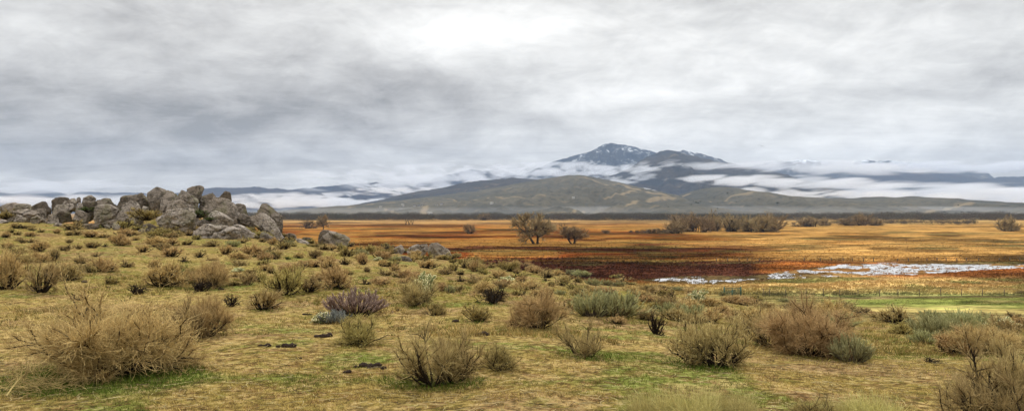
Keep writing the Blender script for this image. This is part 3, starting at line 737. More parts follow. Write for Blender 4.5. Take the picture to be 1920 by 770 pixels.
plant(255, 551, 32, 20, 'dead', 'dark low twig bush above the large dense foreground bush')
plant(150, 562, 40, 16, 'dead', 'flat dark twig bush left above the large dense foreground bush')
plant(207, 532, 28, 18, 'olive', 'small olive bush below the round brown bush at left')
plant(165, 690, 0.1, 0.1, 'dead', 'x', lod=2) if False else None

# ---- mid and far plants read off the photograph: zoom tables -> photo pixels
ZA = [(1150,470,280,150,'b'),(1420,420,150,90,'b'),(890,380,200,100,'b'),(1070,300,120,60,'b'),(250,380,250,120,'b'),(430,360,220,110,'t'),(600,350,150,150,'b'),(420,245,180,110,'t'),(200,270,220,90,'b'),(360,150,200,60,'b'),(770,65,120,50,'b'),(1010,85,180,70,'t'),(1160,90,150,50,'t'),(1340,180,230,130,'t'),(1170,195,100,50,'d'),(1590,250,150,80,'t'),(1740,190,250,110,'t'),(1880,290,120,90,'t'),(460,30,90,50,'b'),(340,80,120,60,'b'),(210,130,100,50,'b'),(60,90,100,70,'t'),(1730,430,130,110,'b'),(280,465,150,90,'o'),(1010,480,130,90,'o'),(90,200,130,60,'t'),(620,40,90,50,'t'),(120,40,90,60,'o'),(1500,120,100,50,'t'),(1700,100,120,50,'o')]
ZB = [(130,300,200,110,'t'),(440,310,150,90,'b'),(270,360,140,70,'d'),(550,345,90,45,'b'),(580,190,230,80,'b'),(810,190,160,75,'s'),(740,280,160,110,'t'),(1050,300,280,130,'t'),(890,330,220,80,'t'),(1290,330,150,110,'b'),(1240,170,120,80,'b'),(1370,220,180,110,'o'),(1550,320,130,70,'b'),(1730,320,180,100,'b'),(1850,430,160,90,'b'),(1140,395,180,80,'o'),(880,400,220,70,'b'),(860,470,130,50,'c'),(1410,465,220,90,'t'),(1550,460,190,120,'b'),(970,610,220,150,'b'),(1110,580,180,150,'o'),(1780,575,180,100,'b'),(830,620,150,70,'o'),(1420,335,90,40,'g'),(90,180,200,90,'t'),(300,170,120,70,'o'),(1180,280,70,60,'s'),(1010,480,130,60,'o'),(690,420,90,50,'b'),(1600,600,120,60,'b'),(1480,190,100,50,'o'),(1680,190,100,40,'o')]
ZC = [(70,320,140,100,'b'),(240,230,150,70,'b'),(430,190,160,60,'o'),(410,300,200,110,'o'),(400,390,180,100,'b'),(590,390,110,110,'b'),(230,450,200,120,'b'),(640,475,100,70,'b'),(680,270,180,100,'o'),(820,330,210,100,'b'),(820,410,120,80,'b'),(760,350,90,45,'c'),(850,510,180,80,'b'),(950,470,120,90,'b'),(1110,540,220,100,'t'),(1300,560,120,90,'b'),(1310,430,200,100,'b'),(1510,500,180,100,'b'),(1680,580,130,80,'d'),(1600,460,110,90,'o'),(1800,600,160,80,'b'),(110,570,150,80,'b'),(620,610,200,80,'d'),(790,610,200,80,'b'),(1740,430,150,120,'b'),(1850,460,140,90,'b'),(1040,250,130,40,'o'),(1450,330,150,50,'b'),(1640,310,150,50,'o'),(560,260,150,90,'o'),(840,210,140,60,'o'),(1230,260,120,40,'b'),(1420,640,160,90,'o'),(1560,700,110,90,'s'),(140,190,90,40,'o'),(330,170,90,50,'o'),(1040,600,150,60,'t'),(1650,680,150,80,'b'),(1380,420,100,60,'b')]
ZD = [(40,200,120,110,'b'),(130,225,120,80,'o'),(220,165,100,60,'b'),(290,265,200,80,'t'),(370,305,140,60,'c'),(380,160,120,50,'b'),(610,185,120,50,'b'),(720,240,130,80,'b'),(730,290,90,40,'d'),(450,220,90,60,'b'),(900,335,180,110,'b'),(1040,355,100,60,'b'),(1180,330,140,70,'s'),(1080,250,190,60,'s'),(1310,330,140,60,'s'),(1470,300,180,50,'b'),(250,480,230,120,'b'),(470,425,150,80,'o'),(560,370,350,90,'b'),(960,570,150,90,'o'),(1420,700,150,80,'t'),(1080,440,250,90,'b'),(1320,415,200,70,'b'),(1560,390,200,60,'t'),(1750,490,250,90,'b'),(340,330,160,60,'t'),(60,300,130,80,'b'),(130,400,200,110,'b'),(870,420,120,50,'s'),(1400,260,120,40,'o'),(560,150,100,40,'b'),(820,210,100,40,'o'),(980,230,120,50,'s'),(660,440,180,80,'t'),(1640,440,160,70,'b'),(1200,400,150,60,'t'),(780,340,120,50,'o'),(500,300,140,60,'t'),(1560,330,130,40,'o')]
ZE = [(950,650,200,80,'s'),(1420,690,200,80,'b'),(1600,700,170,80,'b'),(1800,740,180,110,'b'),(100,650,200,90,'b'),(300,600,150,60,'b'),(420,640,160,60,'b'),(1150,700,170,80,'s'),(880,640,120,60,'t'),(1750,640,150,60,'b'),(1500,640,140,50,'b')]
ZF = [(230,665,220,140,'b'),(60,610,160,70,'b'),(570,525,80,40,'s'),(330,505,120,40,'s'),(1060,590,200,55,'o'),(1300,605,110,36,'s'),(740,545,60,40,'s'),(850,620,230,80,'t'),(1130,690,250,105,'b'),(1400,700,260,110,'b'),(1650,690,240,105,'b'),(1850,700,240,115,'b'),(750,700,180,70,'b'),(380,640,160,90,'b'),(640,640,180,80,'b'),(960,640,180,80,'t'),(500,560,140,50,'b'),(1000,740,220,100,'o'),(1250,745,200,90,'t'),(1500,740,200,90,'b'),(600,600,140,60,'b'),(200,520,130,50,'b'),(90,500,130,50,'o'),(450,510,110,40,'t'),(850,760,180,80,'t'),(1750,745,180,80,'b')]
ZG = [(40,130,200,90,'o'),(700,60,120,50,'o')]
KM = {'b': 'brown', 't': 'tan', 'o': 'olive', 's': 'sage', 'g': 'green', 'd': 'dead', 'c': 'cholla'}
for tab, (ox, oy, k) in ((ZA, (0, 430, 5.92)), (ZB, (300, 430, 5.92)), (ZC, (580, 430, 5.92)), (ZD, (880, 470, 5.133)), (ZE, (1560, 470, 5.133)), (ZF, (1200, 440, 4.8))):
    for (x, y, w, h, c) in tab:
        kd = KM[c]
        if c == 'b' and rnd.random() < .35: kd = 'tan'
        plant(ox+x/k, oy+y/k, w/k*.92, h/k*.95, kd)
# smaller ones between them, thickest towards the far edge of the hill
def fill(n, u0, u1, vf0, vf1, wr, kinds, mind=.62):
    k = 0; tries = 0
    while k < n and tries < n*40:
        tries += 1
        u = rnd.uniform(u0, u1); f = rnd.random(); v = vf0(u)*(1-f)+vf1(u)*f
        w = rnd.uniform(*wr)*(v-CV+120)/170
        if any(abs(u-p[1]) < (w+p[3])*.5*mind and abs(v-p[2]) < (w+p[3])*.17*mind for p in plants): continue
        plant(u, v, w, w*rnd.uniform(.42, .62), rnd.choice(kinds)); k += 1
edge = lambda u: np.interp(u, [530, 700, 850, 1000, 1100, 1200, 1300], [446, 471, 486, 504, 520, 537, 549])
fill(34, 540, 1300, lambda u: edge(u)-0, lambda u: edge(u)+14, (14, 26), ['brown', 'olive', 'sage', 'tan', 'olive'], .45)
fill(20, 0, 540, lambda u: 432, lambda u: 470, (14, 26), ['brown', 'tan', 'olive', 'brown'])
fill(24, 560, 1250, lambda u: edge(u)+12, lambda u: edge(u)+62, (12, 24), ['brown', 'tan', 'olive'], .4)
fill(14, 0, 560, lambda u: 470, lambda u: 530, (12, 22), ['brown', 'tan', 'olive'], .45)
fill(16, 1250, 1900, lambda u: 580+(u-1250)*.06, lambda u: 606+(u-1250)*.08, (20, 34), ['brown', 'tan', 'sage', 'brown'], .4)
# bushes growing among the boulders (x, y in the second boulder zoom)
for (x, y, w, h, kd, Y) in [(-60, 400, 190, 60, 'green', 60), (300, 450, 330, 110, 'olive', 56.5), (60, 560, 170, 110, 'olive', 54.5), (200, 560, 120, 60, 'olive', 54.3), (850, 425, 150, 75, 'green', 54.5), (950, 462, 120, 45, 'green', 53.2),
                            (1330, 540, 280, 90, 'olive', 53.5), (1500, 590, 220, 75, 'olive', 52.8), (100, 715, 200, 80, 'tan', 49), (420, 650, 300, 90, 'olive', 49.5), (560, 690, 200, 80, 'brown', 47.5)]:
    u, v = 220+x/5.5, 330+y/5.5; P = at(u, v, Y); gz = float(hz(P.x, P.y)); P.z = max(P.z, gz-.1) if v < 425 else gz
    plant(u, v, w/5.5, h/5.5, kd, P=P, lod=1 if w > 200 else 2)
for (x, y, w, h, kd, Y) in [(1040, 430, 220, 60, 'green', 59), (60, 510, 170, 110, 'olive', 58), (1120, 550, 180, 50, 'green', 54.5), (870, 650, 220, 110, 'brown', 51), (180, 620, 120, 60, 'brown', 51), (320, 630, 200, 60, 'olive', 51)]:
    u, v = x/6.4, 330+y/6.4; P = at(u, v, Y); P.z = max(P.z, float(hz(P.x, P.y))-.1) if v < 412 else float(hz(P.x, P.y))
    plant(u, v, w/6.4, h/6.4, kd, P=P, lod=2)

# ---- labels for the plants that have none: size, colour and a landmark nearby
LAND = [(60, 410, 'the pale low boulders at far left'), (160, 415, 'the left boulder heap'), (250, 400, 'the bushes in the boulder gap'), (345, 430, 'the cracked knobby boulder'), (420, 450, 'the long front slab boulder'), (510, 435, 'the big right-hand boulder pair'),
        (627, 455, 'the lone domed boulder on the slope'), (815, 478, 'the pointed boulder at the slope edge'), (753, 492, 'the small dark half-buried boulder'), (605, 430, 'the umbrella-shaped marsh tree'), (1003, 460, 'the large marsh tree'),
        (310, 537, 'the green bush between tan bushes'), (78, 548, 'the thin open bush at left'), (220, 560, 'the large dense foreground bush'), (535, 552, 'the tiny-tree olive bush'), (665, 590, 'the mauve plumed shrub'), (775, 574, 'the dark brown bush with cactus'),
        (925, 569, 'the twisted bare bush'), (1008, 600, 'the wide arching bush'), (1130, 590, 'the pale sage pair'), (1230, 620, 'the black stump bush'), (1270, 590, 'the round cactus near the gate'), (1375, 552, 'the green gate'), (1340, 640, 'the black-stemmed bush'),
        (1515, 620, 'the large brown thicket bush'), (1690, 620, 'the small dark olive bush at right'), (1850, 640, 'the long golden bush'), (1215, 530, 'the left tip of the pond'), (950, 520, 'the cream cactus on mid slope'), (725, 485, 'the cactus beside the half-buried boulder')]
CW = {'tan': 'tan', 'brown': 'brown', 'olive': 'olive', 'sage': 'silvery sage', 'green': 'green', 'dead': 'dark leafless', 'cholla': 'pale cactus', 'sparse': 'open brown', 'grey': 'grey', 'mauve': 'mauve', 'tussock': 'straw'}
NW = {'cholla': 'cactus', 'dead': 'twig bush', 'sage': 'sagebrush', 'tussock': 'tussock'}
used = set(p[6] for p in plants if p[6])
def words(p, rank):
    o, u, v, w, h, kd, _ = p
    L = sorted(LAND, key=lambda a: math.hypot(a[0]-u, (a[1]-v)*2.2))
    a = L[rank % 6]; dx, dy = u-a[0], v-a[1]
    far = math.hypot(dx, dy*2.2); dist = 'close' if far < 32 else ('' if far < 75 else 'well')
    if abs(dx) > 2.2*abs(dy)*1.3: d = 'right of' if dx > 0 else 'left of'
    elif abs(dy) > abs(dx)*1.1: d = 'in front of' if dy > 0 else 'behind'
    else: d = ('in front and ' if dy > 0 else 'behind and ')+('to the right of' if dx > 0 else 'to the left of')
    if dist == 'close': d = {'right of': 'close to the right of', 'left of': 'close to the left of', 'in front of': 'just in front of', 'behind': 'just behind'}.get(d, 'close '+d)
    elif dist == 'well': d = 'well '+d if 'and' not in d else d+' and away from'
    d = d.replace('of and away from', 'of')
    size = 'tiny' if w < 17 else ('small' if w < 26 else ('medium' if w < 40 else 'big'))
    shape = 'flat' if h/w < .42 else ('upright' if h/w > .68 else 'rounded')
    cw = CW[kd] if kd != 'cholla' else 'pale'
    return size, shape, cw, NW.get(kd, 'bush'), d, a[2]
for p in plants:
    if p[6]: continue
    done = False
    for rank in range(6):
        s_, sh, cw, nw, d, ln = words(p, rank)
        for cand in (f'{s_} {cw} {nw} {d} {ln}', f'{s_} {sh} {cw} {nw} {d} {ln}'):
            if cand not in used and len(cand.split()) <= 16: done = True; break
        if done: break
    p[6] = cand; used.add(cand); p[0]['label'] = cand
for p in plants:
    nm = p[0].name.split('.')[0]
    gname = {'shrub': 'shrubs scattered over the near slope', 'sagebrush': 'sagebrush bushes on the near slope', 'cholla_cactus': 'cholla cacti among the shrubs', 'dead_shrub': 'leafless dark shrubs on the slope', 'green_bush': 'green leafy bushes', 'grass_tussock': 'grass tussocks along the bottom edge'}.get(nm)
    if gname: p[0]['group'] = gname

# ------------------------------------------------------------------ boulders
Z1 = lambda pts: [(x/6.4, 330+y/6.4) for x, y in pts]
Z2 = lambda pts: [(220+x/5.5, 330+y/5.5) for x, y in pts]
Z3 = lambda pts: [(520+x/4.813, 370+y/4.813) for x, y in pts]
ICO = {}
def ico(sub):
    if sub not in ICO:
        import bmesh
        bm = bmesh.new(); bmesh.ops.create_icosphere(bm, subdivisions=sub, radius=1)
        V = np.array([v.co[:] for v in bm.verts]); f = np.array([[v.index for v in q.verts] for q in bm.faces]); bm.free(); ICO[sub] = (V, f)
    return ICO[sub]
rk = 0
def boulder(pts, Y, label, depth=.8, ext=.25, knob=.0, cat='boulder', name='boulder', tilt=0):
    """inflated outline: real size at its distance, thickness in proportion"""
    global rk; rk += 1
    P = np.array(pts, float); w = np.ptp(P[:, 0]); h = np.ptp(P[:, 1])
    vb = P[:, 1].max()
    P[:, 1] = np.where(P[:, 1] > vb-.30*h, P[:, 1]+ext*h, P[:, 1])     # carry the foot into the soil
    c = np.array([P[:, 0].mean(), (P[:, 1].min()+P[:, 1].max())/2])
    # resample the outline as radius by angle
    Q = np.concatenate([P, P[:1]]); S = []
    for a, b in zip(Q[:-1], Q[1:]):
        for k in range(14): S.append(a+(b-a)*k/14)
    S = np.array(S)-c; ang = np.arctan2(-S[:, 1], S[:, 0]); rad = np.hypot(S[:, 0], S[:, 1])
    bins = np.linspace(-np.pi, np.pi, 97); r = np.zeros(96)
    for k in range(96):
        m = (ang >= bins[k]) & (ang < bins[k+1]); r[k] = rad[m].max() if m.any() else np.nan
    bc = (bins[:-1]+bins[1:])/2; ok = ~np.isnan(r); r = np.interp(bc, np.concatenate([bc[ok]-2*np.pi, bc[ok], bc[ok]+2*np.pi]), np.tile(r[ok], 3))
    r = np.convolve(np.concatenate([r[-2:], r, r[:2]]), [.1, .2, .4, .2, .1], 'valid')
    sub = 6 if w > 22 else 5
    V, f = ico(sub)
    x, y, z = V.T; th = np.arctan2(z, x); R_ = np.interp(th, np.concatenate([bc-2*np.pi, bc, bc+2*np.pi]), np.tile(r, 3))
    m = Y/F
    rs = np.random.default_rng(rk*7+3)
    rho = np.sqrt(x*x+z*z); rho2 = rho**.62                               # fuller, blockier shoulders
    dz = depth*.5*min(w, h*1.5)
    X = np.cos(th)*rho2*R_; Zp = np.sin(th)*rho2*R_; Yd = np.sign(y)*np.abs(y)**.7*dz
    G = np.stack([X, Yd, Zp], 1)*m*1.01
    # flat facets: clip with random planes
    size = max(w, h)*.5*m
    for k in range(11):
        nrm = unit(rs.normal(0, 1, (1, 3))*np.array([[.8, 1.4, .8]]))[0]; nrm[1] = -abs(nrm[1])*(1 if k < 5 else -1)
        pr = G@nrm; lim = np.percentile(pr, 99.5)*rs.uniform(.58, .88)
        G = G-np.outer(np.maximum(pr-lim, 0)*.97, nrm)
    q = G/size; N = unit(G+1e-6); o = rk*3.1
    e = fbm3(q[:, 0]*1.3+o, q[:, 1]*1.3, q[:, 2]*1.3, 5, rk, .55)-.5
    lay = np.abs(fbm3(q[:, 0]*1.2+o, q[:, 1]*1.2, q[:, 2]*(3.2+knob*3), 4, rk+50, .6)-.5)     # horizontal weathering grooves
    fine = fbm3(G[:, 0]*2.2+o, G[:, 1]*2.2, G[:, 2]*2.2, 4, rk+90, .6)-.5
    lump = np.abs(fbm3(q[:, 0]*2.6+o, q[:, 1]*2.6, q[:, 2]*2.6, 3, rk+70)-.5)
    groove = np.exp(-(lay/.018)**2)
    jt = np.zeros(len(q))
    for k in range(3):                                       # joint sets: offset blocks with open cracks between them
        jd = unit(rs.normal(0, 1, (1, 3))*np.array([[1, .5, 1.3]]))[0]; fr = rs.uniform(.8, 1.5)
        ff = q@jd*fr+rs.uniform(0, 9)+(fbm3(q[:, 0]*1.5+k, q[:, 1]*1.5+o, q[:, 2]*1.5, 3, rk+k)-.5)*.9
        kk = np.floor(ff); ed = np.minimum(ff-kk, 1-(ff-kk))
        off = _h(kk.astype(int)+50, np.full(len(kk), k), np.full(len(kk), rk), 7)-.5
        jt += off*.15*sstep(0, .10, ed)-np.exp(-(ed/.032)**2)*.10
    face = np.clip(1-rho**6*.6, .3, 1)
    G = G+N*((e*.17+lump*knob*1.1-groove*.045+jt)*size*face+fine*.11*min(1, size))[:, None]
    ctr = at(c[0], c[1], Y)
    o_ = mesh_obj(name, G, f, MAT['rock'], smooth=True); o_.location = ctr
    tone = .85 if any(k in label for k in ('pale', 'pinkish', 'slab', 'white')) else (.12 if any(k in label for k in ('dark', 'shaded', 'rear', 'rough', 'mossy', 'ledge')) else (.66 if 'grey' in label else .5))
    tone = min(1, max(0, tone+rs.uniform(-.14, .14))); o_.color = (tone, tone, tone, 1)
    if tilt: o_.rotation_euler = (0, 0, R(tilt))
    tag(o_, label, cat, 'granite boulders of the outcrop' if Y > 50 and c[0] < 560 else None)
    return o_
BZ1 = [
 ([(0,340),(60,330),(200,325),(340,330),(400,360),(420,420),(0,420)], 63, 'long low lichen-brown ledge at the far left behind the pale boulders'),
 ([(375,360),(440,330),(520,295),(600,305),(635,360),(600,410),(450,400),(380,385)], 62, 'dark rounded boulder between the left ledge and the left boulder heap'),
 ([(110,430),(180,400),(300,370),(360,375),(400,405),(460,450),(400,490),(250,480),(130,465)], 59, 'pale grey split boulder, largest of the low pale group at far left'),
 ([(140,470),(200,455),(330,490),(300,530),(180,525)], 57.6, 'small dark-based stone under the pale split boulder'),
 ([(400,395),(480,355),(570,395),(575,430),(520,460),(450,440)], 60, 'pale angular boulder right behind the pale split boulder'),
 ([(360,545),(400,490),(450,462),(500,490),(535,550),(440,570),(380,570)], 56.5, 'pale triangular boulder standing in front at far left'),
 ([(510,510),(560,470),(640,455),(690,500),(715,550),(600,565),(530,550)], 56.6, 'pale tilted block right of the triangular boulder'),
 ([(0,510),(60,530),(130,555),(60,575),(0,575)], 56, 'pale wedge stone cut by the left edge'),
 ([(635,290),(690,260),(780,255),(840,280),(830,330),(740,355),(640,360)], 62, 'brown topmost ledge on the left end of the left heap'),
 ([(735,310),(770,275),(820,275),(835,330),(740,335)], 61.2, 'small tan block on the crest of the left heap'),
 ([(831,262),(900,265),(930,300),(900,335),(835,335)], 61, 'squarish tan stone beside the small tan block on the left heap'),
 ([(920,262),(935,240),(965,245),(968,280),(930,280)], 61.5, 'knob-like little stone perched on the crest of the left heap'),
 ([(955,280),(1080,235),(1140,235),(1168,275),(1100,300),(980,300)], 62, 'rounded brown stone atop the left heap beside the perched knob'),
 ([(975,310),(1040,270),(1130,265),(1165,300),(1150,365),(1050,375),(990,350)], 60.6, 'dark overhanging boulder in the middle of the left heap'),
 ([(1155,260),(1230,250),(1330,275),(1400,310),(1455,375),(1350,370),(1200,375),(1150,330)], 61, 'long dark sloping boulder on the right end of the left heap'),
 ([(610,420),(680,340),(760,335),(900,335),(912,385),(830,420),(700,450),(620,465)], 59.5, 'broad tan slab under the crest of the left heap'),
 ([(905,385),(920,340),(960,310),(990,340),(992,378),(930,400)], 59.6, 'upright pale wedge in the middle of the left heap'),
 ([(660,470),(720,415),(830,395),(880,420),(875,500),(800,525),(710,530),(670,500)], 57.5, 'rounded dark-faced boulder low in the left heap'),
 ([(860,470),(880,410),(960,408),(1060,450),(1112,490),(1080,555),(960,565),(870,510)], 57, 'mottled dark green boulder low in the left heap'),
 ([(1095,440),(1160,380),(1230,350),(1340,350),(1430,400),(1540,450),(1555,500),(1480,530),(1420,565),(1300,580),(1200,560),(1130,490)], 57, 'large striped tan boulder at the right foot of the left heap'),
 ([(1465,350),(1490,310),(1540,290),(1640,300),(1690,360),(1695,425),(1600,440),(1500,425),(1462,390)], 59, 'pale boulder with a dark hollow between the two heaps'),
 ([(1690,385),(1720,355),(1780,370),(1775,405),(1700,420)], 58.5, 'small pinkish stone beside the hollow boulder'),
 ([(970,580),(1050,560),(1200,565),(1240,610),(1100,640),(1000,620)], 53.5, 'flat dark stone in the grass below the left heap'),
 ([(610,580),(720,565),(790,585),(770,612),(650,608)], 54, 'flat pale stone in the grass below the tilted block'),
 ([(1330,600),(1370,565),(1430,580),(1440,622),(1370,632)], 53.6, 'small round pale stone left of the olive bushes'),
 ([(1690,590),(1800,565),(1900,600),(1850,632),(1700,622)], 53.6, 'mossy flat stone right of the olive bushes'),
 ([(1250,590),(1290,570),(1330,600),(1270,612)], 54, 'tiny grey stone under the large striped boulder')]
BZ2 = [
 ([(-20,290),(0,250),(80,210),(200,190),(320,160),(390,200),(370,270),(300,310),(150,285),(60,290)], 63, 'dark sloping lichen boulder at the back left of the high heap'),
 ([(320,165),(400,115),(500,105),(590,130),(635,160),(650,240),(600,300),(470,310),(380,300),(325,230)], 62.5, 'highest broad boulder with a shaded hollow at the back of the high heap'),
 ([(460,220),(490,160),(540,150),(580,200),(620,245),(565,340),(500,362),(430,330),(470,270)], 60, 'tilted grey slab leaning in front of the shaded hollow'),
 ([(615,160),(650,110),(700,105),(760,160),(800,200),(835,270),(850,320),(830,365),(740,350),(640,260),(625,200)], 60.5, 'tall smooth boulder standing at the centre of the high heap'),
 ([(560,315),(600,260),(680,240),(770,245),(800,280),(780,345),(700,365),(600,368)], 58, 'round pinkish boulder at the foot of the tall smooth boulder'),
 ([(720,130),(780,105),(850,93),(897,108),(872,160),(820,190),(760,165)], 61.5, 'jagged capstone leaning on the tall smooth boulder'),
 ([(810,190),(900,160),(1000,163),(1060,180),(1060,235),(930,240),(850,265),(815,225)], 61.5, 'dark flat ledge behind the big dome boulder'),
 ([(1040,180),(1090,145),(1130,160),(1172,172),(1172,232),(1100,238),(1045,232)], 61.3, 'jagged dark stone on top of the big dome boulder'),
 ([(852,305),(880,245),(960,225),(1060,222),(1150,245),(1220,300),(1262,400),(1255,450),(1100,450),(950,410),(868,355)], 57.5, 'big smooth grey dome boulder in the high heap'),
 ([(1170,235),(1240,240),(1320,300),(1375,350),(1405,410),(1340,420),(1260,375),(1205,290)], 59.5, 'rough brown ledge sloping down right of the dome boulder'),
 ([(1260,380),(1330,400),(1412,430),(1425,485),(1300,470),(1255,430)], 57.5, 'shaded block below the rough brown ledge'),
 ([(1365,340),(1450,298),(1540,283),(1620,318),(1692,380),(1712,480),(1705,565),(1640,520),(1560,440),(1450,405)], 56, 'rear brown dome of the right-hand boulder pair'),
 ([(1378,390),(1480,358),(1550,400),(1620,460),(1685,560),(1715,625),(1650,640),(1560,585),(1450,555),(1395,480)], 54, 'front grey face of the right-hand boulder pair'),
 ([(955,385),(1010,352),(1090,370),(1160,430),(1205,465),(1185,515),(1060,510),(975,480)], 55.5, 'pinkish humped boulder in front of the big dome'),
 ([(415,460),(500,390),(560,370),(650,345),(740,340),(805,400),(835,465),(820,500),(740,560),(735,620),(580,605),(500,560),(440,500)], 53, 'cracked knobby pale boulder left of the long front slab', .55),
 ([(735,580),(780,500),(900,487),(1100,505),(1250,550),(1360,600),(1392,690),(1250,700),(1000,670),(900,660),(800,690),(740,630)], 50.5, 'long grey front slab boulder, largest in front of the heap'),
 ([(808,445),(870,430),(942,460),(945,490),(830,485)], 54.6, 'low grey stone between the knobby and humped boulders'),
 ([(1190,515),(1260,500),(1330,540),(1400,590),(1505,640),(1380,655),(1280,580)], 52.5, 'thin slab sloping down behind the long front slab'),
 ([(1440,590),(1520,578),(1645,630),(1550,650),(1460,630)], 52, 'low dark stone at the foot of the right-hand pair'),
 ([(170,440),(220,415),(270,440),(260,485),(190,485)], 57, 'small grey stone half hidden by the olive gap bush'),
 ([(175,575),(260,545),(322,550),(300,590),(200,600)], 52.8, 'thin grey stone in the grass left of the knobby boulder'),
 ([(335,560),(440,508),(475,560),(400,600)], 52.5, 'wedge of mossy rock under the left side of the knobby boulder'),
 ([(1650,625),(1700,608),(1735,640),(1680,665)], 51.5, 'small pinkish stone right of the right-hand pair')]
BZ3 = [
 ([(343,375),(400,293),(470,298),(485,345),(420,400),(370,400)], 57.5, 'rear fin of rock behind the lone domed boulder on the slope'),
 ([(348,385),(410,345),(480,308),(560,304),(640,340),(692,390),(640,412),(500,408),(400,395)], 56, 'lone grey domed boulder on the slope at the marsh edge'),
 ([(150,378),(200,370),(285,405),(285,425),(200,415)], 54, 'flat pale stone on the slope between the heap and the lone dome'),
 ([(1048,450),(1080,425),(1130,430),(1165,462),(1100,475),(1060,470)], 60, 'small pale round stone left of the pointed boulder group'),
 ([(1160,460),(1220,425),(1370,413),(1405,460),(1340,485),(1200,485)], 60, 'long low grey slab left of the pointed boulder'),
 ([(1330,480),(1378,405),(1440,400),(1490,430),(1550,480),(1588,500),(1582,528),(1480,525),(1370,505)], 58.5, 'pointed grey boulder at the slope edge'),
 ([(1040,565),(1090,535),(1170,530),(1242,590),(1232,628),(1120,625),(1055,605)], 42, 'small dark lichen boulder half buried on mid slope'),
 ([(765,520),(850,511),(862,530),(780,533)], 47, 'thin flat pale stone lying in the grass on the slope'),
 ([(70,335),(130,310),(190,350),(120,362)], 57, 'low brown rock beside the right-hand boulder pair'),
 ([(190,365),(260,352),(330,372),(260,385)], 56.5, 'dark flat rock left of the lone domed boulder')]
def put(L, Zf):
    for b in L:
        P = Zf(b[0]); Y = b[1]; vb = max(p[1] for p in P); uc = sum(p[0] for p in P)/len(P)
        gz = float(hz((uc-CU)/F*Y, Y)); gv = CV-F*gz/Y       # row where the ground is at this distance
        hgt = vb-min(p[1] for p in P); ext = max(.12, min(1.6, (gv-vb)/max(hgt, 1)+.15))
        boulder(P, Y, b[2], ext=ext, knob=b[3] if len(b) > 3 else .0)
put(BZ1, Z1); put(BZ2, Z2); put(BZ3, Z3)

# ------------------------------------------------------------------ marsh trees
def tree_proto(kind, seed):
    rs = np.random.default_rng(seed); W, T = Strands(), Strands()
    if kind in ('oak', 'umbrella'):
        nt = 2 if kind == 'oak' else 1
        p = np.zeros((nt, 3)); p[:, 0] = np.linspace(-.02, .05, nt); d = np.array([[-.42, 0, 1], [.10, .1, 1]])[:nt]
        S0 = grow(rs, p, d, np.array([.30, .26])[:nt], 5, .25); W.add(rs, S0, .027, .015, 6)
        n = 19; p, d, i, t = pick(rs, S0, n, .50, 1.0); az = rs.random(n)*6.28; el = rs.uniform(.02, 1.3, n)
        d = np.stack([np.cos(az)*np.cos(el), np.sin(az)*np.cos(el), np.sin(el)], 1)
        S1 = grow(rs, p, d, rs.uniform(.30, .38, n), 6, .32, up=.1 if kind == 'oak' else -.1); W.add(rs, S1, .015, .006, 4)
        n1 = 170; p, d, i, t = pick(rs, S1, n1, .35, 1); S2 = grow(rs, p, turn(rs, d, rs.uniform(.3, .9, n1)), rs.uniform(.10, .22, n1), 4, .35, up=.3); W.add(rs, S2, .006, .003, 3)
        n2 = 4200; p, d, i, t = pick(rs, S2, n2, .3, 1); S3 = grow(rs, p, turn(rs, d, rs.uniform(.2, .9, n2)), rs.uniform(.05, .12, n2), 2, .3, up=.35); T.add(rs, S3, .0036, .0018, 2, cv=.4)
    elif kind == 'sapling':
        S0 = grow(rs, rs.normal(0, .05, (4, 3))*[1, 1, 0], np.array([[.15, 0, 1], [-.2, .1, 1], [.3, -.1, 1], [-.05, 0, 1.]]), np.full(4, .7), 6, .25); W.add(rs, S0, .035, .015, 4)
        n1 = 22; p, d, i, t = pick(rs, S0, n1, .3, 1); S1 = grow(rs, p, turn(rs, d, rs.uniform(.3, .8, n1)), rs.uniform(.12, .25, n1), 3, .3); W.add(rs, S1, .014, .008, 3)
        n2 = 90; p, d, i, t = pick(rs, S1, n2, .3, 1); T.add(rs, grow(rs, p, turn(rs, d, rs.uniform(.3, .8, n2)), rs.uniform(.06, .12, n2), 2, .3), .008, .004, 2)
    else:
        n = 26; az = rs.random(n)*6.28; th0 = 1.3*rs.random(n)**.7
        d = np.stack([np.sin(th0)*np.cos(az), np.sin(th0)*np.sin(az), np.cos(th0)], 1); p = np.stack([rs.normal(0, .08, n), rs.normal(0, .08, n), np.zeros(n)], 1)
        S0 = grow(rs, p, d, rs.uniform(.25, .45, n), 6, .4, up=.25); W.add(rs, S0, .014, .006, 4)
        n1 = 190; p, d, i, t = pick(rs, S0, n1, .3, 1); S1 = grow(rs, p, turn(rs, d, rs.uniform(.3, .9, n1)), rs.uniform(.1, .22, n1), 4, .35, up=.2); W.add(rs, S1, .006, .003, 3)
        n2 = 3600 if kind == 'willow' else 1000; p, d, i, t = pick(rs, S1, n2, .2, 1); S3 = grow(rs, p, turn(rs, d, rs.uniform(.2, 1., n2)), rs.uniform(.05, .12, n2), 2, .35, up=.2); T.add(rs, S3, .0032, .0016, 2, cv=.45)
    a, b = W.data(), T.data()
    w = np.percentile(np.abs(b[0][:, 0]), 98)*2; h = np.percentile(b[0][:, 2], 98.5)
    k = np.array([1/w, 1/w, 1/h])
    o1 = mesh_obj('trunk', a[0]*k, a[1], MAT['bark'], cols=a[2]); o2 = mesh_obj('crown', b[0]*k, b[1], MAT['willow'], cols=b[2])
    ms = (o1.data, o2.data); bpy.data.objects.remove(o1); bpy.data.objects.remove(o2); return ms
tp = {}
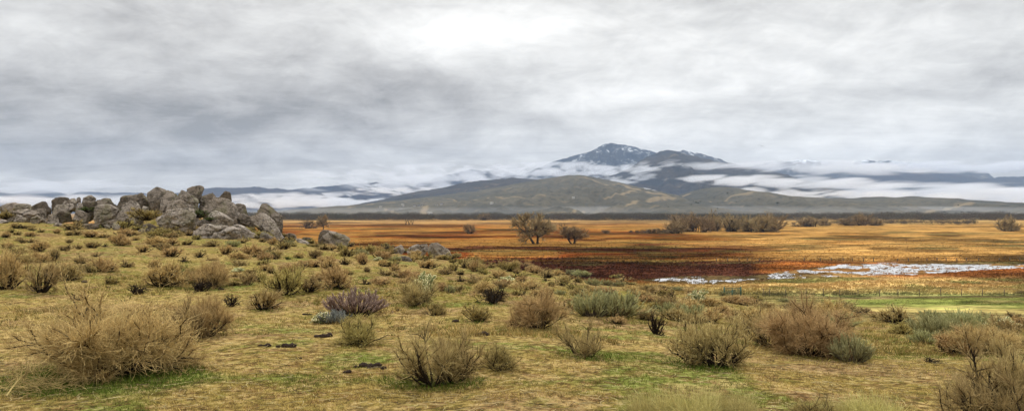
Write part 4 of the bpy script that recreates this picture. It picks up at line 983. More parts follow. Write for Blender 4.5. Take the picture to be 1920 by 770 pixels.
def tree(u, vb, w, h, kind, label, seed=1, group=None):
    key = (kind, seed)
    if key not in tp: tp[key] = tree_proto(kind, seed*31+5)
    P = ground_at(u, vb, ymin=120); o = empty({'oak': 'marsh_tree', 'umbrella': 'marsh_tree', 'willow': 'willow', 'bare': 'bare_shrub', 'sapling': 'sapling'}[kind], P)
    for nm, me in zip(('trunk', 'crown'), tp[key]):
        c = bpy.data.objects.new(nm, me); col.objects.link(c); c.parent = o
    s = P.y/F; o.scale = (w*s, w*s*.9, h*s); o.rotation_euler = (0, 0, 0 if kind == 'oak' else rnd.random()*6.28); o.location.z -= .15
    tag(o, label, 'tree' if kind != 'bare' else 'shrub', group); return o
tree(1003, 457, 82, 56, 'oak', 'large spreading marsh tree with bare twisted limbs, the tallest out on the marsh', 1)
tree(1073, 457, 56, 34, 'oak', 'smaller marsh tree with dense round crown right of the tallest one', 2)
tree(606, 430, 36, 26, 'umbrella', 'umbrella-shaped marsh tree beyond the lone domed boulder', 3)
tree(578, 428, 40, 16, 'bare', 'low brown thicket left of the umbrella-shaped tree', 4)
tree(880, 438, 30, 19, 'bare', 'bare fan-shaped shrub out on the marsh left of the large tree', 5)
for k, (u, w) in enumerate(((761, 7), (767, 8), (773, 7))): tree(u, 421, w, 10, 'sapling', ('leftmost', 'middle', 'rightmost')[k]+' of three thin bare saplings on the far marsh', 6, 'thin bare saplings on the far marsh')
GG = 'willows of the grove on the right marsh'
for k, (u, v, w, h, s_, lb) in enumerate([(1266, 438, 50, 24, 7, 'low rounded willow at the left end of the grove'), (1290, 434, 60, 32, 8, 'tall brown willow second from the left in the grove'), (1318, 435, 44, 30, 7, 'dark gnarled willow left of the grove centre'),
        (1338, 433, 44, 33, 9, 'open willow with black forked trunk in the grove centre'), (1372, 434, 48, 30, 8, 'dark willow with forked trunks right of the grove centre'), (1404, 434, 40, 26, 9, 'low brown willow beside the broad olive one'),
        (1440, 434, 74, 32, 7, 'broad olive willow at the right end of the grove'), (1425, 435, 50, 28, 8, 'willow overlapping the left side of the broad olive one')]):
    tree(u, v, w, h, 'willow', lb, s_, GG)
tree(1515, 425, 44, 18, 'willow', 'rounded grey willow just right of the grove', 8); tree(1545, 423, 30, 14, 'willow', 'small brown willow beside the rounded grey willow', 9)
tree(1612, 423, 46, 22, 'willow', 'broad dark willow on the right far marsh', 7); tree(1640, 423, 34, 14, 'willow', 'low purple-brown willow beside the broad dark one', 9); tree(1588, 423, 30, 14, 'willow', 'low brown willow left of the broad dark one', 8)
tree(1890, 433, 44, 26, 'willow', 'lone round willow on golden grass near the right edge', 9)
tree(908, 413, 22, 13, 'willow', 'dark tree standing out of the far treeline left of the large tree', 8)
tree(1225, 437, 44, 9, 'bare', 'low purple brush strip left of the grove', 4); tree(1135, 437, 26, 7, 'bare', 'tiny dark brush right of the smaller marsh tree', 5)

# far treeline: nobody could count it
rs = np.random.default_rng(77)
def thicket(name, n, Yc, Ys, hfun_, uu=(480, 2150), sz=1.2, per=70):
    V = []; C = []
    u = rs.uniform(*uu, n); Y = Yc+rs.normal(0, Ys, n); hgt = hfun_(u, n); tone = rs.random(n)
    base = np.where((tone < .5)[:, None], np.array((.075, .058, .045)), np.where((tone < .78)[:, None], np.array((.062, .062, .036)), np.array((.095, .072, .040))))
    for k in range(n):
        a = rs.normal(0, 1, (per, 3)); a = unit(a)*rs.random((per, 1))**.45
        wd = hgt[k]*rs.uniform(.8, 1.5)
        c = np.array([(u[k]-CU)/F*Y[k], Y[k], MZ+hgt[k]*.45])+a*np.array([wd, wd*.6, hgt[k]*.55])
        c[:, 2] = np.maximum(c[:, 2], MZ+.2)
        t1 = unit(rs.normal(0, 1, (per, 3)))*sz*rs.uniform(.5, 1.2, (per, 1)); t2 = unit(rs.normal(0, 1, (per, 3)))*sz*rs.uniform(.3, .8, (per, 1)); t1[:, 2] = np.abs(t1[:, 2])*1.4
        V.append(np.stack([c, c+t1, c+t2], 1).reshape(-1, 3)); C.append(np.repeat(base[k][None]*rs.uniform(.6, 1.4, (per, 1)), 3, 0))
    V = np.concatenate(V); C = np.concatenate(C); f = np.arange(len(V)).reshape(-1, 3)
    return mesh_obj(name, V, f, MAT['thicket'], cols=C)
hb = lambda u, n: (9.5+9.5*fbm2(u/16, 0*u, 4, 8)+rs.uniform(-1.5, 1.8, n))*np.where(u > 1500, 1.0, .95)
tag(thicket('treeline', 3000, 1460, 45, hb, (430, 2200), 1.5, 100), 'long dark brown treeline of leafless thicket along the far edge of the marsh', 'treeline', kind='stuff')
tag(thicket('hedge_thicket', 160, 1000, 60, lambda u, n: 3.0+rs.uniform(0, 3.5, n), (1560, 1830), .8, 110), 'purple-brown thicket strip in front of the treeline at right', 'thicket', kind='stuff')
tag(thicket('marsh_brush', 60, 560, 12, lambda u, n: .8+rs.uniform(0, 1.2, n), (1180, 1262), .5, 60), 'low purple-brown brush by the small pool left of the grove', 'brush', kind='stuff')

# marsh grasses: tussock blades standing on the marsh, coloured by where they stand
n = 42000
u = rs.uniform(600, 2100, n); Y = 1/rs.uniform(1/430, 1/118, n); x = (u-CU)/F*Y
z = hz(x, Y); pdn = pond_d(x, Y); isln = fbm2(x/9, Y/4, 4, 103)
keep = (z < -13.0) & ((pdn < 0.3) | (isln > .54) | (rs.random(n) < .30)) & ((Y < 260) | (rs.random(n) < .4))
x, Y, z, pdn, isln = (a[keep] for a in (x, Y, z, pdn, isln)); n = len(x)
Cc, _ = cover(x, Y, np.full(n, MZ)); inp = pdn > 0; z = np.where(inp, MZ-.2, z)
uu = CU+F*x/Y; vv = CV+15*F/Y
short = ((vv > 553) & (uu > 1250))
hgt = np.where(short, .06, np.where(inp, .30, np.where(np.abs(pdn) < 14, .20, .30)))*rs.uniform(.6, 1.5, n)*(.6+.8*fbm2(x/6, Y/5, 3, 17))
V = []; C = []
for b in range(5):
    a = rs.random(n)*6.28; ox = np.cos(a)*.22; oy = np.sin(a)*.22; lx = rs.normal(0, .22, n); ly = rs.normal(0, .22, n); w = .045+.05*rs.random(n)
    p0 = np.stack([x+ox-w, Y+oy, z-.05], 1); p1 = np.stack([x+ox+w, Y+oy+.03, z-.05], 1); p2 = np.stack([x+ox+lx, Y+oy+ly, z+hgt], 1)
    V.append(np.stack([p0, p1, p2], 1).reshape(-1, 3))
    C.append(np.repeat(np.clip(Cc*np.where(Cc[:, :1] < .12, rs.uniform(.8, 1.05, (n, 1)), rs.uniform(.80, 1.22, (n, 1))), 0, .6), 3, 0))
V = np.concatenate(V); C = np.concatenate(C)
tag(mesh_obj('marsh_grass', V, np.arange(len(V)).reshape(-1, 3), MAT['grass'], cols=C), 'rust, maroon and golden marsh grass tufts around the white pond', 'marsh grass', kind='stuff')

# short hill grass near the viewer: fine single blades, mossy green in patches
n = 230000
Y = 1/rs.uniform(1/26., 1/5.6, n); x = rs.uniform(-.78, .78, n)*Y; z = hz(x, Y)
g1 = fbm2(x/1.9, Y/1.2, 4, 85); g2 = fbm2(x/.6, Y/.5, 3, 87); dens = fbm2(x/1.1, Y/.8, 3, 89)
bx = np.array([(p[0].location.x, p[0].location.y, p[0].scale[0]) for p in plants if p[3] > 50])
nearb = np.zeros(n)
for a, b, s in bx: nearb = np.maximum(nearb, sstep(1.0, .5, np.hypot(x-a, (Y-b))/(s*.75)))
keep = rs.random(n) < (.18+.95*sstep(.38, .62, dens)+.8*nearb)
x, Y, z, g1, g2, nearb = (a[keep] for a in (x, Y, z, g1, g2, nearb)); n = len(x)
green = np.clip(sstep(.53, .63, g1)*.7+nearb*sstep(.47, .60, g1+.03)*.8+(g2-.5)*.6, 0, 1)
cc = (1-green)[:, None]*np.array((.38, .270, .085))+green[:, None]*np.array((.085, .120, .016)); cc = cc*rs.uniform(.6, 1.5, (n, 1))
hh = rs.uniform(.012, .035, n)*(1+.9*nearb*green+.4*green); w = rs.uniform(.0016, .0035, n)*(.7+Y/12); a = rs.random(n)*6.28; lean = rs.uniform(.2, 1.6, n)*hh; b = rs.random(n)*6.28
p0 = np.stack([x-np.cos(a)*w, Y-np.sin(a)*w, z-.005], 1); p1 = np.stack([x+np.cos(a)*w, Y+np.sin(a)*w, z-.005], 1); p2 = np.stack([x+np.cos(b)*lean, Y+np.sin(b)*lean, z+hh], 1)
V = np.stack([p0, p1, p2], 1).reshape(-1, 3)
tag(mesh_obj('short_grass', V, np.arange(len(V)).reshape(-1, 3), MAT['grass'], cols=np.repeat(cc, 3, 0)), 'short mossy and straw-coloured grass over the near slope', 'grass', kind='stuff')

# taller dry grass in tufts out over the middle slope
n = 9000; Y = 1/rs.uniform(1/72., 1/12., n); x = rs.uniform(-.75, .75, n)*Y
cl = fbm2(x/3.2, Y/2.4, 4, 131); k = (rs.random(n) < .15+1.3*sstep(.46, .62, cl)); x, Y = x[k], Y[k]; n = len(x); z = hz(x, Y); k = z > -12; x, Y, z = x[k], Y[k], z[k]; n = len(x)
V = []; C = []; gr_ = (rs.random(n) < .35)[:, None]
cb = np.where(gr_, np.array((.135, .135, .030)), np.array((.36, .255, .090)))*rs.uniform(.5, 1.3, (n, 1))
sz = rs.uniform(.05, .13, n)
for b in range(12):
    a = rs.random(n)*6.28; ra = rs.random(n)*sz*1.3; a2 = a+rs.normal(0, .8, n); ln = sz*rs.uniform(.3, 1.1, n); w_ = .0022+.00022*Y
    bx_, by_ = x+np.cos(a)*ra, Y+np.sin(a)*ra; hh = sz*rs.uniform(.5, 1.1, n)
    V.append(np.stack([np.stack([bx_-w_, by_, z-.01], 1), np.stack([bx_+w_, by_, z-.01], 1), np.stack([bx_+np.cos(a2)*ln, by_+np.sin(a2)*ln, z+hh], 1)], 1).reshape(-1, 3))
    C.append(np.repeat(cb*rs.uniform(.7, 1.35, (n, 1)), 3, 0))
V = np.concatenate(V); C = np.concatenate(C)
tag(mesh_obj('dry_grass', V, np.arange(len(V)).reshape(-1, 3), MAT['grass'], cols=C), 'loose dry grass tufts scattered between the shrubs on the slope', 'grass', kind='stuff')

# fallen straws and twigs on the ground
S = Strands(); n = 3600
Y = 1/rs.uniform(1/20., 1/6., n); x = rs.uniform(-.75, .75, n)*Y; z = hz(x, Y)+.02; a = rs.random(n)*6.28
P = grow(rs, np.stack([x, Y, z], 1), np.stack([np.cos(a), np.sin(a), np.zeros(n)], 1), rs.uniform(.04, .20, n)+.2*rs.random(n)**6, 4, .35)
P[..., 2] = hz(P[..., 0], P[..., 1])+.012+rs.uniform(0, .02, (n, 1))
dk = (rs.random(n) < .4)[:, None]
S.add(rs, P, .0028, .0015, 3, c=np.where(dk, np.array((.06, .04, .025)), np.array((.46, .36, .19))), cv=.3)
V, f, C = S.data()
tag(mesh_obj('straw_litter', V, f, MAT['grass'], cols=C), 'fallen straws and dark twigs littering the near ground', 'litter', kind='stuff')
# the dry tumbleweed tangle at lower left
P0 = ground_at(50, 735); S = Strands(); n = 190
p = np.array(P0)[None]+np.stack([rs.normal(0, .22, n), rs.normal(0, .16, n), rs.uniform(.0, .12, n)], 1)
a = rs.normal(.35, .7, n); d = np.stack([np.cos(a)*np.sign(rs.normal(.6, 1, n)), np.sin(a)*.5, rs.uniform(-.1, .7, n)], 1)
S.add(rs, grow(rs, p, d, rs.uniform(.15, .5, n), 7, .55, droop=1.4), .0022, .0012, 3, cv=.35)
V, f, C = S.data(); o = mesh_obj('straw_tangle', V-np.array(P0), f, MAT['straw'], cols=C); o.location = P0
tag(o, 'sprawling tangle of curling pale straw stalks at the lower left corner', 'dry stalks')
# a fallen branch with bare pale stem in it
S = Strands(); A, B = ground_at(12, 752), ground_at(78, 706)
P = np.array([[tuple(A.lerp(B, k/8)+Vector((0, 0, .05+.10*math.sin(k/8*3.1)))) for k in range(9)]])-np.array(A)
S.add(rs, P, .009, .004, 5); p, d, i, t = pick(rs, P, 14, .2, 1); S.add(rs, grow(rs, p, turn(rs, d, rs.uniform(.3, .9, 14)), rs.uniform(.12, .3, 14), 5, .3), .004, .002, 3)
V, f, C = S.data(); o = mesh_obj('fallen_stalk', V, f, MAT['straw'], cols=C); o.location = A
tag(o, 'pale bare stalk rising diagonally out of the straw tangle', 'stalk')

# dung heaps
def dung(u, v, w, lb, n=7, flat=.45):
    P = ground_at(u, v); s = P.y/F; Vs = []; Fs = []; off = 0; V0, f0 = ico(3)
    for k in range(n):
        r = rs.uniform(.25, .55)*w*s/ max(1.2, n**.5)*1.1; c = np.array([rs.uniform(-.5, .5)*w*s*.85, rs.normal(0, .10)*w*s, r*.15])
        nn = 1+.5*(fbm3(V0[:, 0]*2.5+k*9, V0[:, 1]*2.5, V0[:, 2]*2.5+u, 3, 5)-.5)*2
        Vs.append(V0*nn[:, None]*np.array([r, r*.9, r*rs.uniform(.4, .9)])+c); Fs.append(f0+off); off += len(V0)
    o = mesh_obj('dung_heap', np.concatenate(Vs), np.concatenate(Fs), MAT['dung'], smooth=True); o.location = P
    tag(o, lb, 'dung', 'dark dung heaps on the near ground')
for (u, v, w, n, lb) in [(495, 648, 26, 6, 'left half of the long dark dung heap below the tiny-tree bush'), (535, 650, 40, 9, 'right half of the long dark dung heap with broken clods'), (605, 631, 34, 7, 'thin dark dung strip left of the olive broom-like bush'),
        (690, 688, 48, 10, 'widest crumbled dung heap left of the fan-shaped bush'), (655, 698, 18, 3, 'single round dung clod left of the widest crumbled heap'), (560, 671, 9, 2, 'tiny dung clod below the long dung heap'), (718, 692, 20, 4, 'small dung crumbs right of the widest crumbled heap'),
        (905, 628, 30, 5, 'flat dung patch behind the low olive bush in the centre'), (852, 603, 12, 2, 'small dung clod right of the small olive bush'), (575, 590, 18, 4, 'dark flat dung patch left of the blue-grey bush'), (745, 583, 10, 2, 'small dung clod below the dark brown bush with cactus'),
        (49, 523, 14, 2, 'dark dung spot near the thin open bush at left'), (155, 529, 14, 2, 'dark dung spot right of the round brown bush at left'), (1180, 588, 16, 3, 'dark dung patch right of the pale sage pair'), (1402, 660, 16, 3, 'dark dung patch right of the black-stemmed bush'), (412, 543, 12, 2, 'dark dung spot below the wide reddish tan bush'), (203, 539, 8, 2, 'tiny dung spot above the dark low twig bush')]:
    dung(u, v, w, lb, n)

# ------------------------------------------------------------------ fences and the gate
def box(p, q, r):
    """square bar from p to q, half width r"""
    p, q = Vector(p), Vector(q); d = (q-p).normalized(); a = d.cross(Vector((0, 0, 1)) if abs(d.z) < .9 else Vector((1, 0, 0))).normalized(); b = d.cross(a)
    V = [tuple(c+a*sx*r+b*sy*r) for c in (p, q) for sx, sy in ((-1, -1), (1, -1), (1, 1), (-1, 1))]
    return V, [(0, 1, 2, 3), (4, 7, 6, 5), (0, 4, 5, 1), (1, 5, 6, 2), (2, 6, 7, 3), (3, 7, 4, 0)]
def bars(name, L, mat, parent):
    V = []; f = []
    for p, q, r in L:
        v, g_ = box(p, q, r); f += [tuple(i+len(V) for i in t) for t in g_]; V += v
    return mesh_obj(name, V, np.array(f), mat, parent)
def fence(us, vs, label, hgt=1.25, r=.07, wires=4, Ys=None):
    root = None; tops = []
    for k, (u, v) in enumerate(zip(us, vs)):
        P = ground_at(u, v, micro=False, ymin=100) if Ys is None else at(u, v, Ys[k])
        if root is None: root = empty('fence', P)
        Q = Vector(P)-root.location; hh = hgt*rnd.uniform(.88, 1.12); lx = rnd.uniform(-.06, .06)
        bars('post', [(Q+Vector((0, 0, -.3)), Q+Vector((lx, 0, hh)), r)], MAT['post'], root); tops.append(Q)
    if wires:
        L = []
        for a, b in zip(tops[:-1], tops[1:]):
            for w in range(wires): z = Vector((0, -.0, hgt*(.25+.68*w/(wires-1)))); L.append((a+z, b+z, .014))
        bars('wire', L, MAT['wire'], root)
    tag(root, label, 'fence'); return root
us = [1431, 1443, 1473, 1512, 1544, 1574, 1609, 1649, 1684, 1724, 1764, 1803, 1842, 1883, 1922, 1962, 2003]
fence(us, [554-(0)*1+.0*k for k, _ in enumerate(us)], 'wire fence with thin dark posts running right from the green gate', 1.25, .042)
us = [1343, 1364, 1386, 1402, 1424, 1508, 1538, 1559, 1581, 1598, 1619, 1638, 1683, 1703, 1738, 1757, 1774, 1794, 1812, 1835, 1874, 1893, 1912, 1940, 1965]
fence(us, [490-.0015*(u-1343) for u in us], 'line of short dark fence posts along the far shore of the pond', 1.0, .095, 2)
ga, gb = ground_at(1358, 553, micro=False, ymin=100), ground_at(1389, 553.5, micro=False, ymin=100)
gr = empty('metal_gate', ga); d = gb-ga; Zv = Vector((0, 0, 1))
bars('gate_rails', [(Zv*h, d+Zv*h, .045) for h in (.25, .5, .75, 1.0, 1.3)]+[(d*.5+Zv*.25, d*.5+Zv*1.3, .04), (Zv*.25, d+Zv*1.3, .03)], MAT['gate'], gr)
for q in (Vector((0, 0, 0)), d): bars('gate_post', [(q-Zv*.3, q+Zv*1.5, .10)], MAT['gate'], gr)
bars('gate_post', [(d*.48-Zv*.3, d*.48+Zv*.9, .10)], MAT['gate'], gr)
tag(gr, 'dark green metal gate with horizontal rails at the left end of the wire fence', 'gate')

# ------------------------------------------------------------------ far houses
def house(u, v, w, label, roofc='roofm'):
    P = on_hill(u, v)
    if P is None: return
    s = P.y/F; W = w*s; D = W*.6; H = W*.32; o = empty('house', P); o.rotation_euler[2] = rnd.uniform(-.4, .4)
    V = [(x*W/2, y*D/2, z) for z in (-2, H) for x, y in ((-1, -1), (1, -1), (1, 1), (-1, 1))]
    mesh_obj('wall', V, np.array([(0, 1, 5, 4), (1, 2, 6, 5), (2, 3, 7, 6), (3, 0, 4, 7), (4, 5, 6, 7)]), MAT['wall'], o)
    V = [(-.55*W, -.58*D, H-.1), (.55*W, -.58*D, H-.1), (.55*W, .58*D, H-.1), (-.55*W, .58*D, H-.1), (-.55*W, 0, H+.3*W), (.55*W, 0, H+.3*W)]
    mesh_obj('roof', V, [np.array([(0, 1, 5, 4), (2, 3, 4, 5), (0, 3, 2, 1)]), np.array([(1, 2, 5), (3, 0, 4)])], MAT[roofc], o)
    tag(o, label, 'house', 'tiny far houses below the middle hill')
for (u, v, w, lb, rc) in [(755, 385.5, 5, 'tiny white farmhouse left of the far village houses', 'wall'), (777, 386.5, 5, 'tiny dark-roofed house at the left of the far village', 'roofm'), (785, 387.5, 5, 'tiny house just left of the top of the pale dirt track', 'roofm'), (791, 385.5, 4, 'tiny dark-roofed house above the pale dirt track', 'roofm'),
        (819, 385, 4, 'tiny house right of the pale dirt track', 'roofm'), (828, 383.5, 5, 'tiny dark-roofed house rightmost in the far village', 'roofm'), (714, 389.5, 5, 'tiny white house alone far left of the village', 'wall'), (922, 382.5, 6, 'tiny low white house on the slope left of centre hill', 'wall'), (806, 402.5, 8, 'tiny pale shed at the foot of the dirt track', 'wall'), (1075, 372, 5, 'tiny pale house high on the middle hill', 'wall')]:
    house(u, v, w, lb, rc)
# trees dotted over the near hills (dark specks)
ck = 0
for (u, v, w) in [(1364, 362, 5), (1339, 372, 3), (1300, 378, 4), (1305, 380, 6), (1309, 381, 5), (1296, 384, 4), (1313, 378, 4), (1423, 373, 4), (1458, 381, 7), (1385, 370, 3), (1380, 379, 3), (1770, 398, 7), (1797, 385, 5), (1807, 392, 4), (1815, 398, 7), (1803, 398, 6), (1792, 399, 4), (1768, 391, 4), (1253, 388, 3), (1480, 372, 3), (1324, 368, 3), (1345, 391, 4), (1858, 402, 5)]:
    P = on_hill(u, v)
    if P is None: continue
    key = 'hillbush'
    if key not in _pc:
        a = rs.normal(0, 1, (150, 3)); a = unit(a)*rs.random((150, 1))**.4; a[:, 2] = np.abs(a[:, 2]); c = a*np.array([.5, .5, .55])
        t1 = unit(rs.normal(0, 1, (150, 3)))*.2; t2 = unit(rs.normal(0, 1, (150, 3)))*.2
        V = np.stack([c, c+t1, c+t2], 1).reshape(-1, 3); o = mesh_obj('hill_bush', V, np.arange(450).reshape(-1, 3), MAT['thicket'], cols=np.tile(np.array([[.035, .038, .022]]), (450, 1))); _pc[key] = o.data; bpy.data.objects.remove(o)
    o = bpy.data.objects.new('hill_bush', _pc[key]); col.objects.link(o); o.location = P; s = P.y/F*w; o.scale = (s, s, s*.55); ck += 1
    tag(o, 'tiny dark bush speck dotted on the grassy right-hand hill', 'bush', 'dark bush specks on the grassy right-hand hill')

# ------------------------------------------------------------------ bird
def bird():
    P = at(1428, 274, 190); s = .75
    sp = []; prof = [(-.42, .0), (-.30, .05), (-.1, .09), (.12, .10), (.26, .07), (.34, .055), (.42, .05), (.50, .012)]
    V = []; f = []; k = 8
    for x, r in prof: V += [(x, math.cos(q*2*math.pi/k)*max(r, .004), math.sin(q*2*math.pi/k)*max(r, .004)*.9) for q in range(k)]
    for i in range(len(prof)-1):
        for q in range(k): f.append((i*k+q, i*k+(q+1) % k, (i+1)*k+(q+1) % k, (i+1)*k+q))
    f4 = f; n0 = len(V)
    for sd in (-1, 1):     # wings: thick aerofoils with a bend at the wrist
        b = len(V)
        for (y, x0, x1, z) in ((.06, -.12, .22, .03), (.45, -.08, .26, .16), (.80, -.14, .14, .12), (1.12, -.16, -.04, .02)):
            for (x, dz) in ((x0, 0), ((x0+x1)/2, .022), (x1, 0), ((x0+x1)/2, -.012)): V.append((x, sd*y, z+dz))
        for i in range(3):
            for q in range(4): f4.append((b+i*4+q, b+i*4+(q+1) % 4, b+(i+1)*4+(q+1) % 4, b+(i+1)*4+q))
        f4.append((b+12, b+13, b+14, b+15))
    b = len(V); V += [(-.35, -.03, .01), (-.72, -.14, .0), (-.72, .14, .0), (-.35, .03, .01), (-.35, -.03, -.015), (-.72, -.14, -.012), (-.72, .14, -.012), (-.35, .03, -.015)]
    f4 += [(b, b+1, b+2, b+3), (b+4, b+7, b+6, b+5), (b, b+4, b+5, b+1), (b+1, b+5, b+6, b+2), (b+2, b+6, b+7, b+3)]
    o = mesh_obj('bird', np.array(V)*s, np.array(f4), MAT['feather']); o.location = P; o.rotation_euler = (R(18), R(-8), R(70))
    tag(o, 'small dark bird gliding with spread wings in front of the bright cloud', 'bird')
bird()

# ------------------------------------------------------------------ haze and fog banks
def haze():
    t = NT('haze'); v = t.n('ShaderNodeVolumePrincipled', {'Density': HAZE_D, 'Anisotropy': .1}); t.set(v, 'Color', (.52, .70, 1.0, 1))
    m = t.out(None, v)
    X, Y0, Y1, Z0, Z1 = 12500, -200, 11600, -26, 900
    V = [(sx*X, y, z) for z in (Z0, Z1) for sx, y in ((-1, Y0), (1, Y0), (1, Y1), (-1, Y1))]
    o = mesh_obj('haze', V, np.array([(0, 3, 2, 1), (4, 5, 6, 7), (0, 1, 5, 4), (1, 2, 6, 5), (2, 3, 7, 6), (3, 0, 4, 7)]), m)
    tag(o, 'thin blue-grey air veiling the far hills and mountains', 'haze', kind='stuff')
HAZE_D = 4.3e-5
if USE_HAZE: haze()
fogm = {}
def fog_mat(dens, ns, seed, thr, soft=.45, na=5.5):
    t = NT('fog')
    tc = t.n('ShaderNodeTexCoord').outputs['Object']; geo = t.n('ShaderNodeNewGeometry').outputs['Position']
    ln = t.n('ShaderNodeVectorMath', operation='LENGTH'); t.set(ln, 0, tc)
    fall = t.math('SUBTRACT', 1.0, ln.outputs[1])
    nz = t.noise(t.mapping(geo, (2.4/ns, .30/ns, 9.0/ns), loc=(seed*3.3, seed*1.7, 0)), 1.0, 6, .60, .5)
    a = t.math('MULTIPLY_ADD', t.math('SUBTRACT', nz, .5), na, t.math('MULTIPLY', fall, .8))
    a = t.math('MULTIPLY', t.math('SUBTRACT', a, thr), 1/soft, clamp=True)
    a = t.math('MULTIPLY', a, t.math('MULTIPLY', fall, 5.0, clamp=True))
    v = t.n('ShaderNodeVolumePrincipled', {'Anisotropy': .2}); t.set(v, 'Color', (.93, .95, 1.0, 1)); t.set(v, 'Density', t.math('MULTIPLY', a, dens))
    return t.out(None, v)
def fog(u0, u1, v0, v1, Y, dY, label, dens=.006, ns=500, thr=.10, tilt=0, na=5.5):
    c = at((u0+u1)/2, (v0+v1)/2, Y); rx = (u1-u0)/2/F*Y; rz = (v1-v0)/2/F*Y
    V, f = ico(3)
    m = fog_mat(dens*.62, ns, len(fogm)+1, thr, na=na); fogm[len(fogm)] = m
    o = mesh_obj('fog_bank', V*1.0, f, m); o.location = c; o.scale = (rx, dY, rz); o.rotation_euler = (0, R(tilt), 0)
    tag(o, label, 'fog', 'white fog banks lying across the mountains', kind='stuff'); return o
if USE_FOG:
    fog(480, 1180, 303, 372, 7000, 500, 'broad white fog bank left of the rocky peak', .0042, 600, .10)
    fog(880, 1300, 301, 342, 7250, 300, 'thin fog wisp crossing below the rocky peak', .006, 420, .02, 1)
    fog(1090, 1300, 303, 346, 5900, 300, 'fog tongue rising over the left shoulder of the brown mountain', .007, 320, .22, -9)
    fog(1250, 1800, 298, 330, 5600, 300, 'upper fog band over the right shoulder of the brown mountain', .007, 700, .0, 1)
    fog(1230, 1760, 328, 354, 4500, 300, 'middle fog band in front of the brown mountain', .010, 420, .02, 1.5)
    fog(1540, 2150, 340, 400, 4600, 400, 'thick white fog bank behind the right-hand hill', .009, 600, -.05, 1)
    fog(1400, 2300, 300, 326, 9900, 350, 'high fog layer between the snowy ridge and the dark ridge', .006, 1200, -.1)
    fog(1440, 1900, 356, 380, 3900, 200, 'low fog strip just behind the right-hand hill crest', .010, 300, .06, 1)
    fog(1320, 1640, 350, 374, 4150, 160, 'fog lying right behind the crest of the right-hand hill', .010, 300, .0, 2)
    fog(380, 760, 358, 396, 5600, 300, 'white fog patch right of the boulder heap', .009, 480, .05)
    fog(-400, 500, 362, 392, 6500, 400, 'long fog layer behind the left boulder heap', .005, 700, .06)
    fog(-300, 370, 332, 366, 9300, 450, 'grey fog over the far left mountains', .003, 1200, .02)
    fog(630, 870, 348, 368, 5900, 200, 'ragged fog patch over the blue ridge left of centre', .008, 300, .12)
    fog(300, 2400, 385, 412, 2650, 750, 'low blue-grey mist along the foot of the near hills', .0009, 900, -.9, 0, .8)
    fog(1150, 1240, 350, 364, 3750, 110, 'small fog wisp in the saddle behind the middle hill', .018, 160, .0, 6)
    fog(1110, 1176, 364, 386, 2950, 70, 'small fog puff low on the middle hill', .012, 120, .16)

# ------------------------------------------------------------------ sky
w = bpy.data.worlds.new('World'); sc.world = w; w.use_nodes = True
t = NT('', w)
SUN_EL, SUN_AZ = 42.0, -12.0          # azimuth measured from the view direction, negative to the left
tc = t.n('ShaderNodeTexCoord').outputs['Generated']; nrm = t.n('ShaderNodeVectorMath', operation='NORMALIZE'); t.set(nrm, 0, tc)
sx = t.n('ShaderNodeSeparateXYZ'); t.set(sx, 0, nrm.outputs[0]); dx, dy, dz = sx.outputs
az = t.math('ARCTAN2', dx, dy); el = t.math('ARCSINE', dz)
zc = t.math('ADD', t.math('MAXIMUM', dz, 0.0), .10)
pj = t.n('ShaderNodeCombineXYZ'); t.set(pj, 0, t.math('DIVIDE', dx, zc)); t.set(pj, 1, t.math('DIVIDE', dy, zc)); pj = pj.outputs[0]
n1 = t.noise(t.mapping(pj, (.42, .55, 1), (0, 0, .25)), 1.0, 8, .56, .5)
n2 = t.noise(t.mapping(pj, (1.1, 1.6, 1), (0, 0, -.2), (5, 2, 0)), 1.0, 7, .58, .7)
ae = t.n('ShaderNodeCombineXYZ'); t.set(ae, 0, az); t.set(ae, 1, el); ae = ae.outputs[0]
n3 = t.noise(t.mapping(t.mapping(ae, (1, 1, 1), (0, 0, .10)), (6, 15, 1), (0, 0, 0), (1, 3, 0)), 1.0, 7, .60, .5)
n4 = t.noise(t.mapping(ae, (13, 30, 1), (0, 0, .18), (9, 1, 0)), 1.0, 6, .62, .6)
def gauss(u, v, ru, rv, rot=0):
    a0, e0 = math.atan((u-CU)/F), math.atan((CV-v)/F*math.cos(math.atan((u-CU)/F)))
    m = t.mapping(ae, loc=(-a0, -e0, 0)); m = t.mapping(m, (F/ru, F/rv, 1), (0, 0, 0)) if not rot else t.mapping(t.mapping(m, (1, 1, 1), (0, 0, R(rot))), (F/ru, F/rv, 1))
    l = t.n('ShaderNodeVectorMath', operation='LENGTH'); t.set(l, 0, m); q = t.math('MULTIPLY', l.outputs[1], l.outputs[1])
    return t.math('EXPONENT', t.math('MULTIPLY', q, -1.0))
n5 = t.noise(t.mapping(pj, (2.6, 5.0, 1), (0, 0, -.35), (2, 8, 0)), 1.0, 9, .66, .5)
lum = t.math('MULTIPLY_ADD', t.math('SUBTRACT', n1, .5), .34, .665)
lum = t.math('ADD', lum, t.math('MULTIPLY', t.math('SUBTRACT', n5, .5), .20))
n6 = t.noise(t.mapping(t.mapping(ae, (1, 1, 1), (0, 0, -.38)), (6.5, 15, 1), loc=(4, 4, 0)), 1.0, 9, .60, .35)
lum = t.math('ADD', lum, t.math('MULTIPLY', t.math('SUBTRACT', n6, .5), .55))
lum = t.math('ADD', lum, t.math('MULTIPLY', t.math('SUBTRACT', n2, .5), .46))
lum = t.math('ADD', lum, t.math('MULTIPLY', t.math('SUBTRACT', n3, .5), .60))
lum = t.math('ADD', lum, t.math('MULTIPLY', t.math('SUBTRACT', n4, .5), .52))
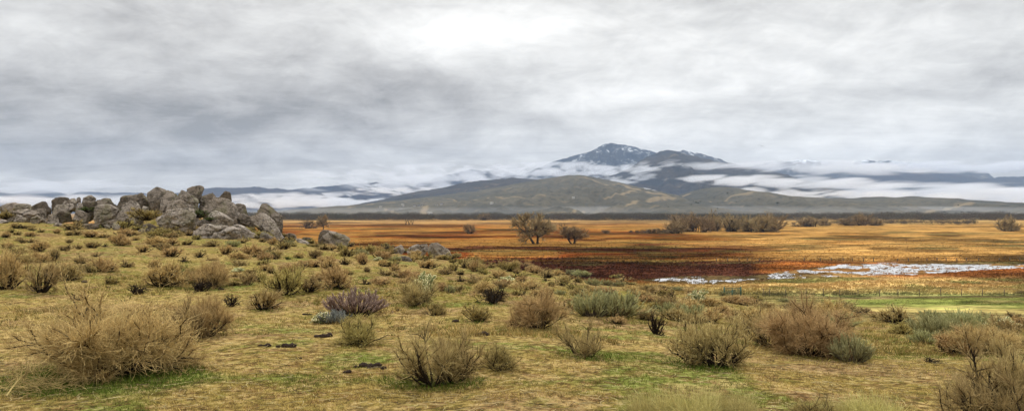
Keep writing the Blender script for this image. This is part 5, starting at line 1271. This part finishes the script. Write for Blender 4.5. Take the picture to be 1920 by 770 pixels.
for (u, v, ru, rv, k, rot) in [(1500, 150, 700, 260, .05, 0), (860, 62, 230, 60, .42, 0), (1250, 150, 480, 160, .15, 0), (1650, 120, 600, 200, .12, 0), (50, 60, 260, 50, .18, 0), (1120, 160, 120, 60, .12, 0),
                               (760, 190, 420, 55, -.19, -6), (640, 130, 240, 60, -.10, 0), (1130, 225, 180, 30, -.12, -8), (150, 210, 480, 90, -.13, 0), (150, 300, 500, 45, -.12, 0), (910, 115, 60, 18, -.14, 0), (1500, 108, 120, 14, -.12, 20), (1400, 255, 500, 40, .05, 0),
                               (1180, 240, 110, 60, .14, 0), (400, 340, 700, 14, .06, 0), (1390, 190, 120, 25, -.10, -10), (560, 255, 500, 40, -.06, 0)]:
    lum = t.math('MULTIPLY_ADD', gauss(u, v, ru, rv, rot), k, lum)
# overcast sky: brighter overhead (above the frame)
zen = t.math('MULTIPLY', t.math('MAXIMUM', t.math('SUBTRACT', dz, .30), 0.0), 3.0)
lum = t.math('ADD', t.math('MAXIMUM', lum, .28), zen)
lum = t.math('MINIMUM', lum, 2.8)
tint = t.mix(t.math('MULTIPLY', t.math('SUBTRACT', lum, .40), 2.4, clamp=True), (1.03, 1.0, .965), (1.01, 1.0, .965))
sc_ = t.n('ShaderNodeVectorMath', operation='SCALE'); t.set(sc_, 0, tint); t.set(sc_, 3, lum)
sky = t.n('ShaderNodeTexSky', sky_type='NISHITA', sun_disc=False, sun_elevation=R(SUN_EL), sun_rotation=R(SUN_AZ), air_density=1.0, dust_density=3.0)
bg1 = t.n('ShaderNodeBackground', {'Strength': .05}); t.set(bg1, 'Color', sky.outputs[0])
bg2 = t.n('ShaderNodeBackground', {'Strength': 1.0}); t.set(bg2, 'Color', sc_.outputs[0])
mx = t.n('ShaderNodeMixShader', {'Fac': .94}); t.set(mx, 1, bg1); t.set(mx, 2, bg2)
o = t.n('ShaderNodeOutputWorld'); t.t.links.new(mx.outputs[0], o.inputs[0])
w.cycles.sampling_method = 'MANUAL'; w.cycles.sample_map_resolution = 512
ld = bpy.data.lights.new('sun', 'SUN'); ld.energy = 1.5; ld.angle = R(14); ld.color = (1, .955, .89)
lo_ = bpy.data.objects.new('sun', ld); col.objects.link(lo_)
dv = Vector((math.sin(R(SUN_AZ))*math.cos(R(SUN_EL)), math.cos(R(SUN_AZ))*math.cos(R(SUN_EL)), math.sin(R(SUN_EL))))
lo_.rotation_euler = dv.to_track_quat('Z', 'Y').to_euler()

# ------------------------------------------------------------------ camera and render settings
cam = bpy.data.cameras.new('camera'); co = bpy.data.objects.new('camera', cam); col.objects.link(co)
cam.sensor_width = 36; cam.lens = F/1920*36; cam.clip_end = 60000; cam.clip_start = .05
co.location = (0, 0, 0); co.rotation_euler = (R(90), 0, 0); cam.shift_y = -(385-CV)/1920*1.0
sc.camera = co
vs = sc.view_settings; vs.view_transform = 'Standard'; vs.look = 'None'; vs.exposure = 0; vs.gamma = 1
sc.render.engine = 'CYCLES'; c = sc.cycles
c.max_bounces = 6; c.diffuse_bounces = 3; c.glossy_bounces = 2; c.transmission_bounces = 2; c.volume_bounces = 2; c.transparent_max_bounces = 8
c.use_denoising = True; c.denoising_prefilter = 'ACCURATE'; c.denoising_input_passes = 'RGB_ALBEDO_NORMAL'; c.volume_max_steps = 256
c.use_adaptive_sampling = False; c.adaptive_threshold = .02
print('plants', len(plants), 'verts', sum(len(o.data.vertices) for o in sc.objects if o.type == 'MESH'))
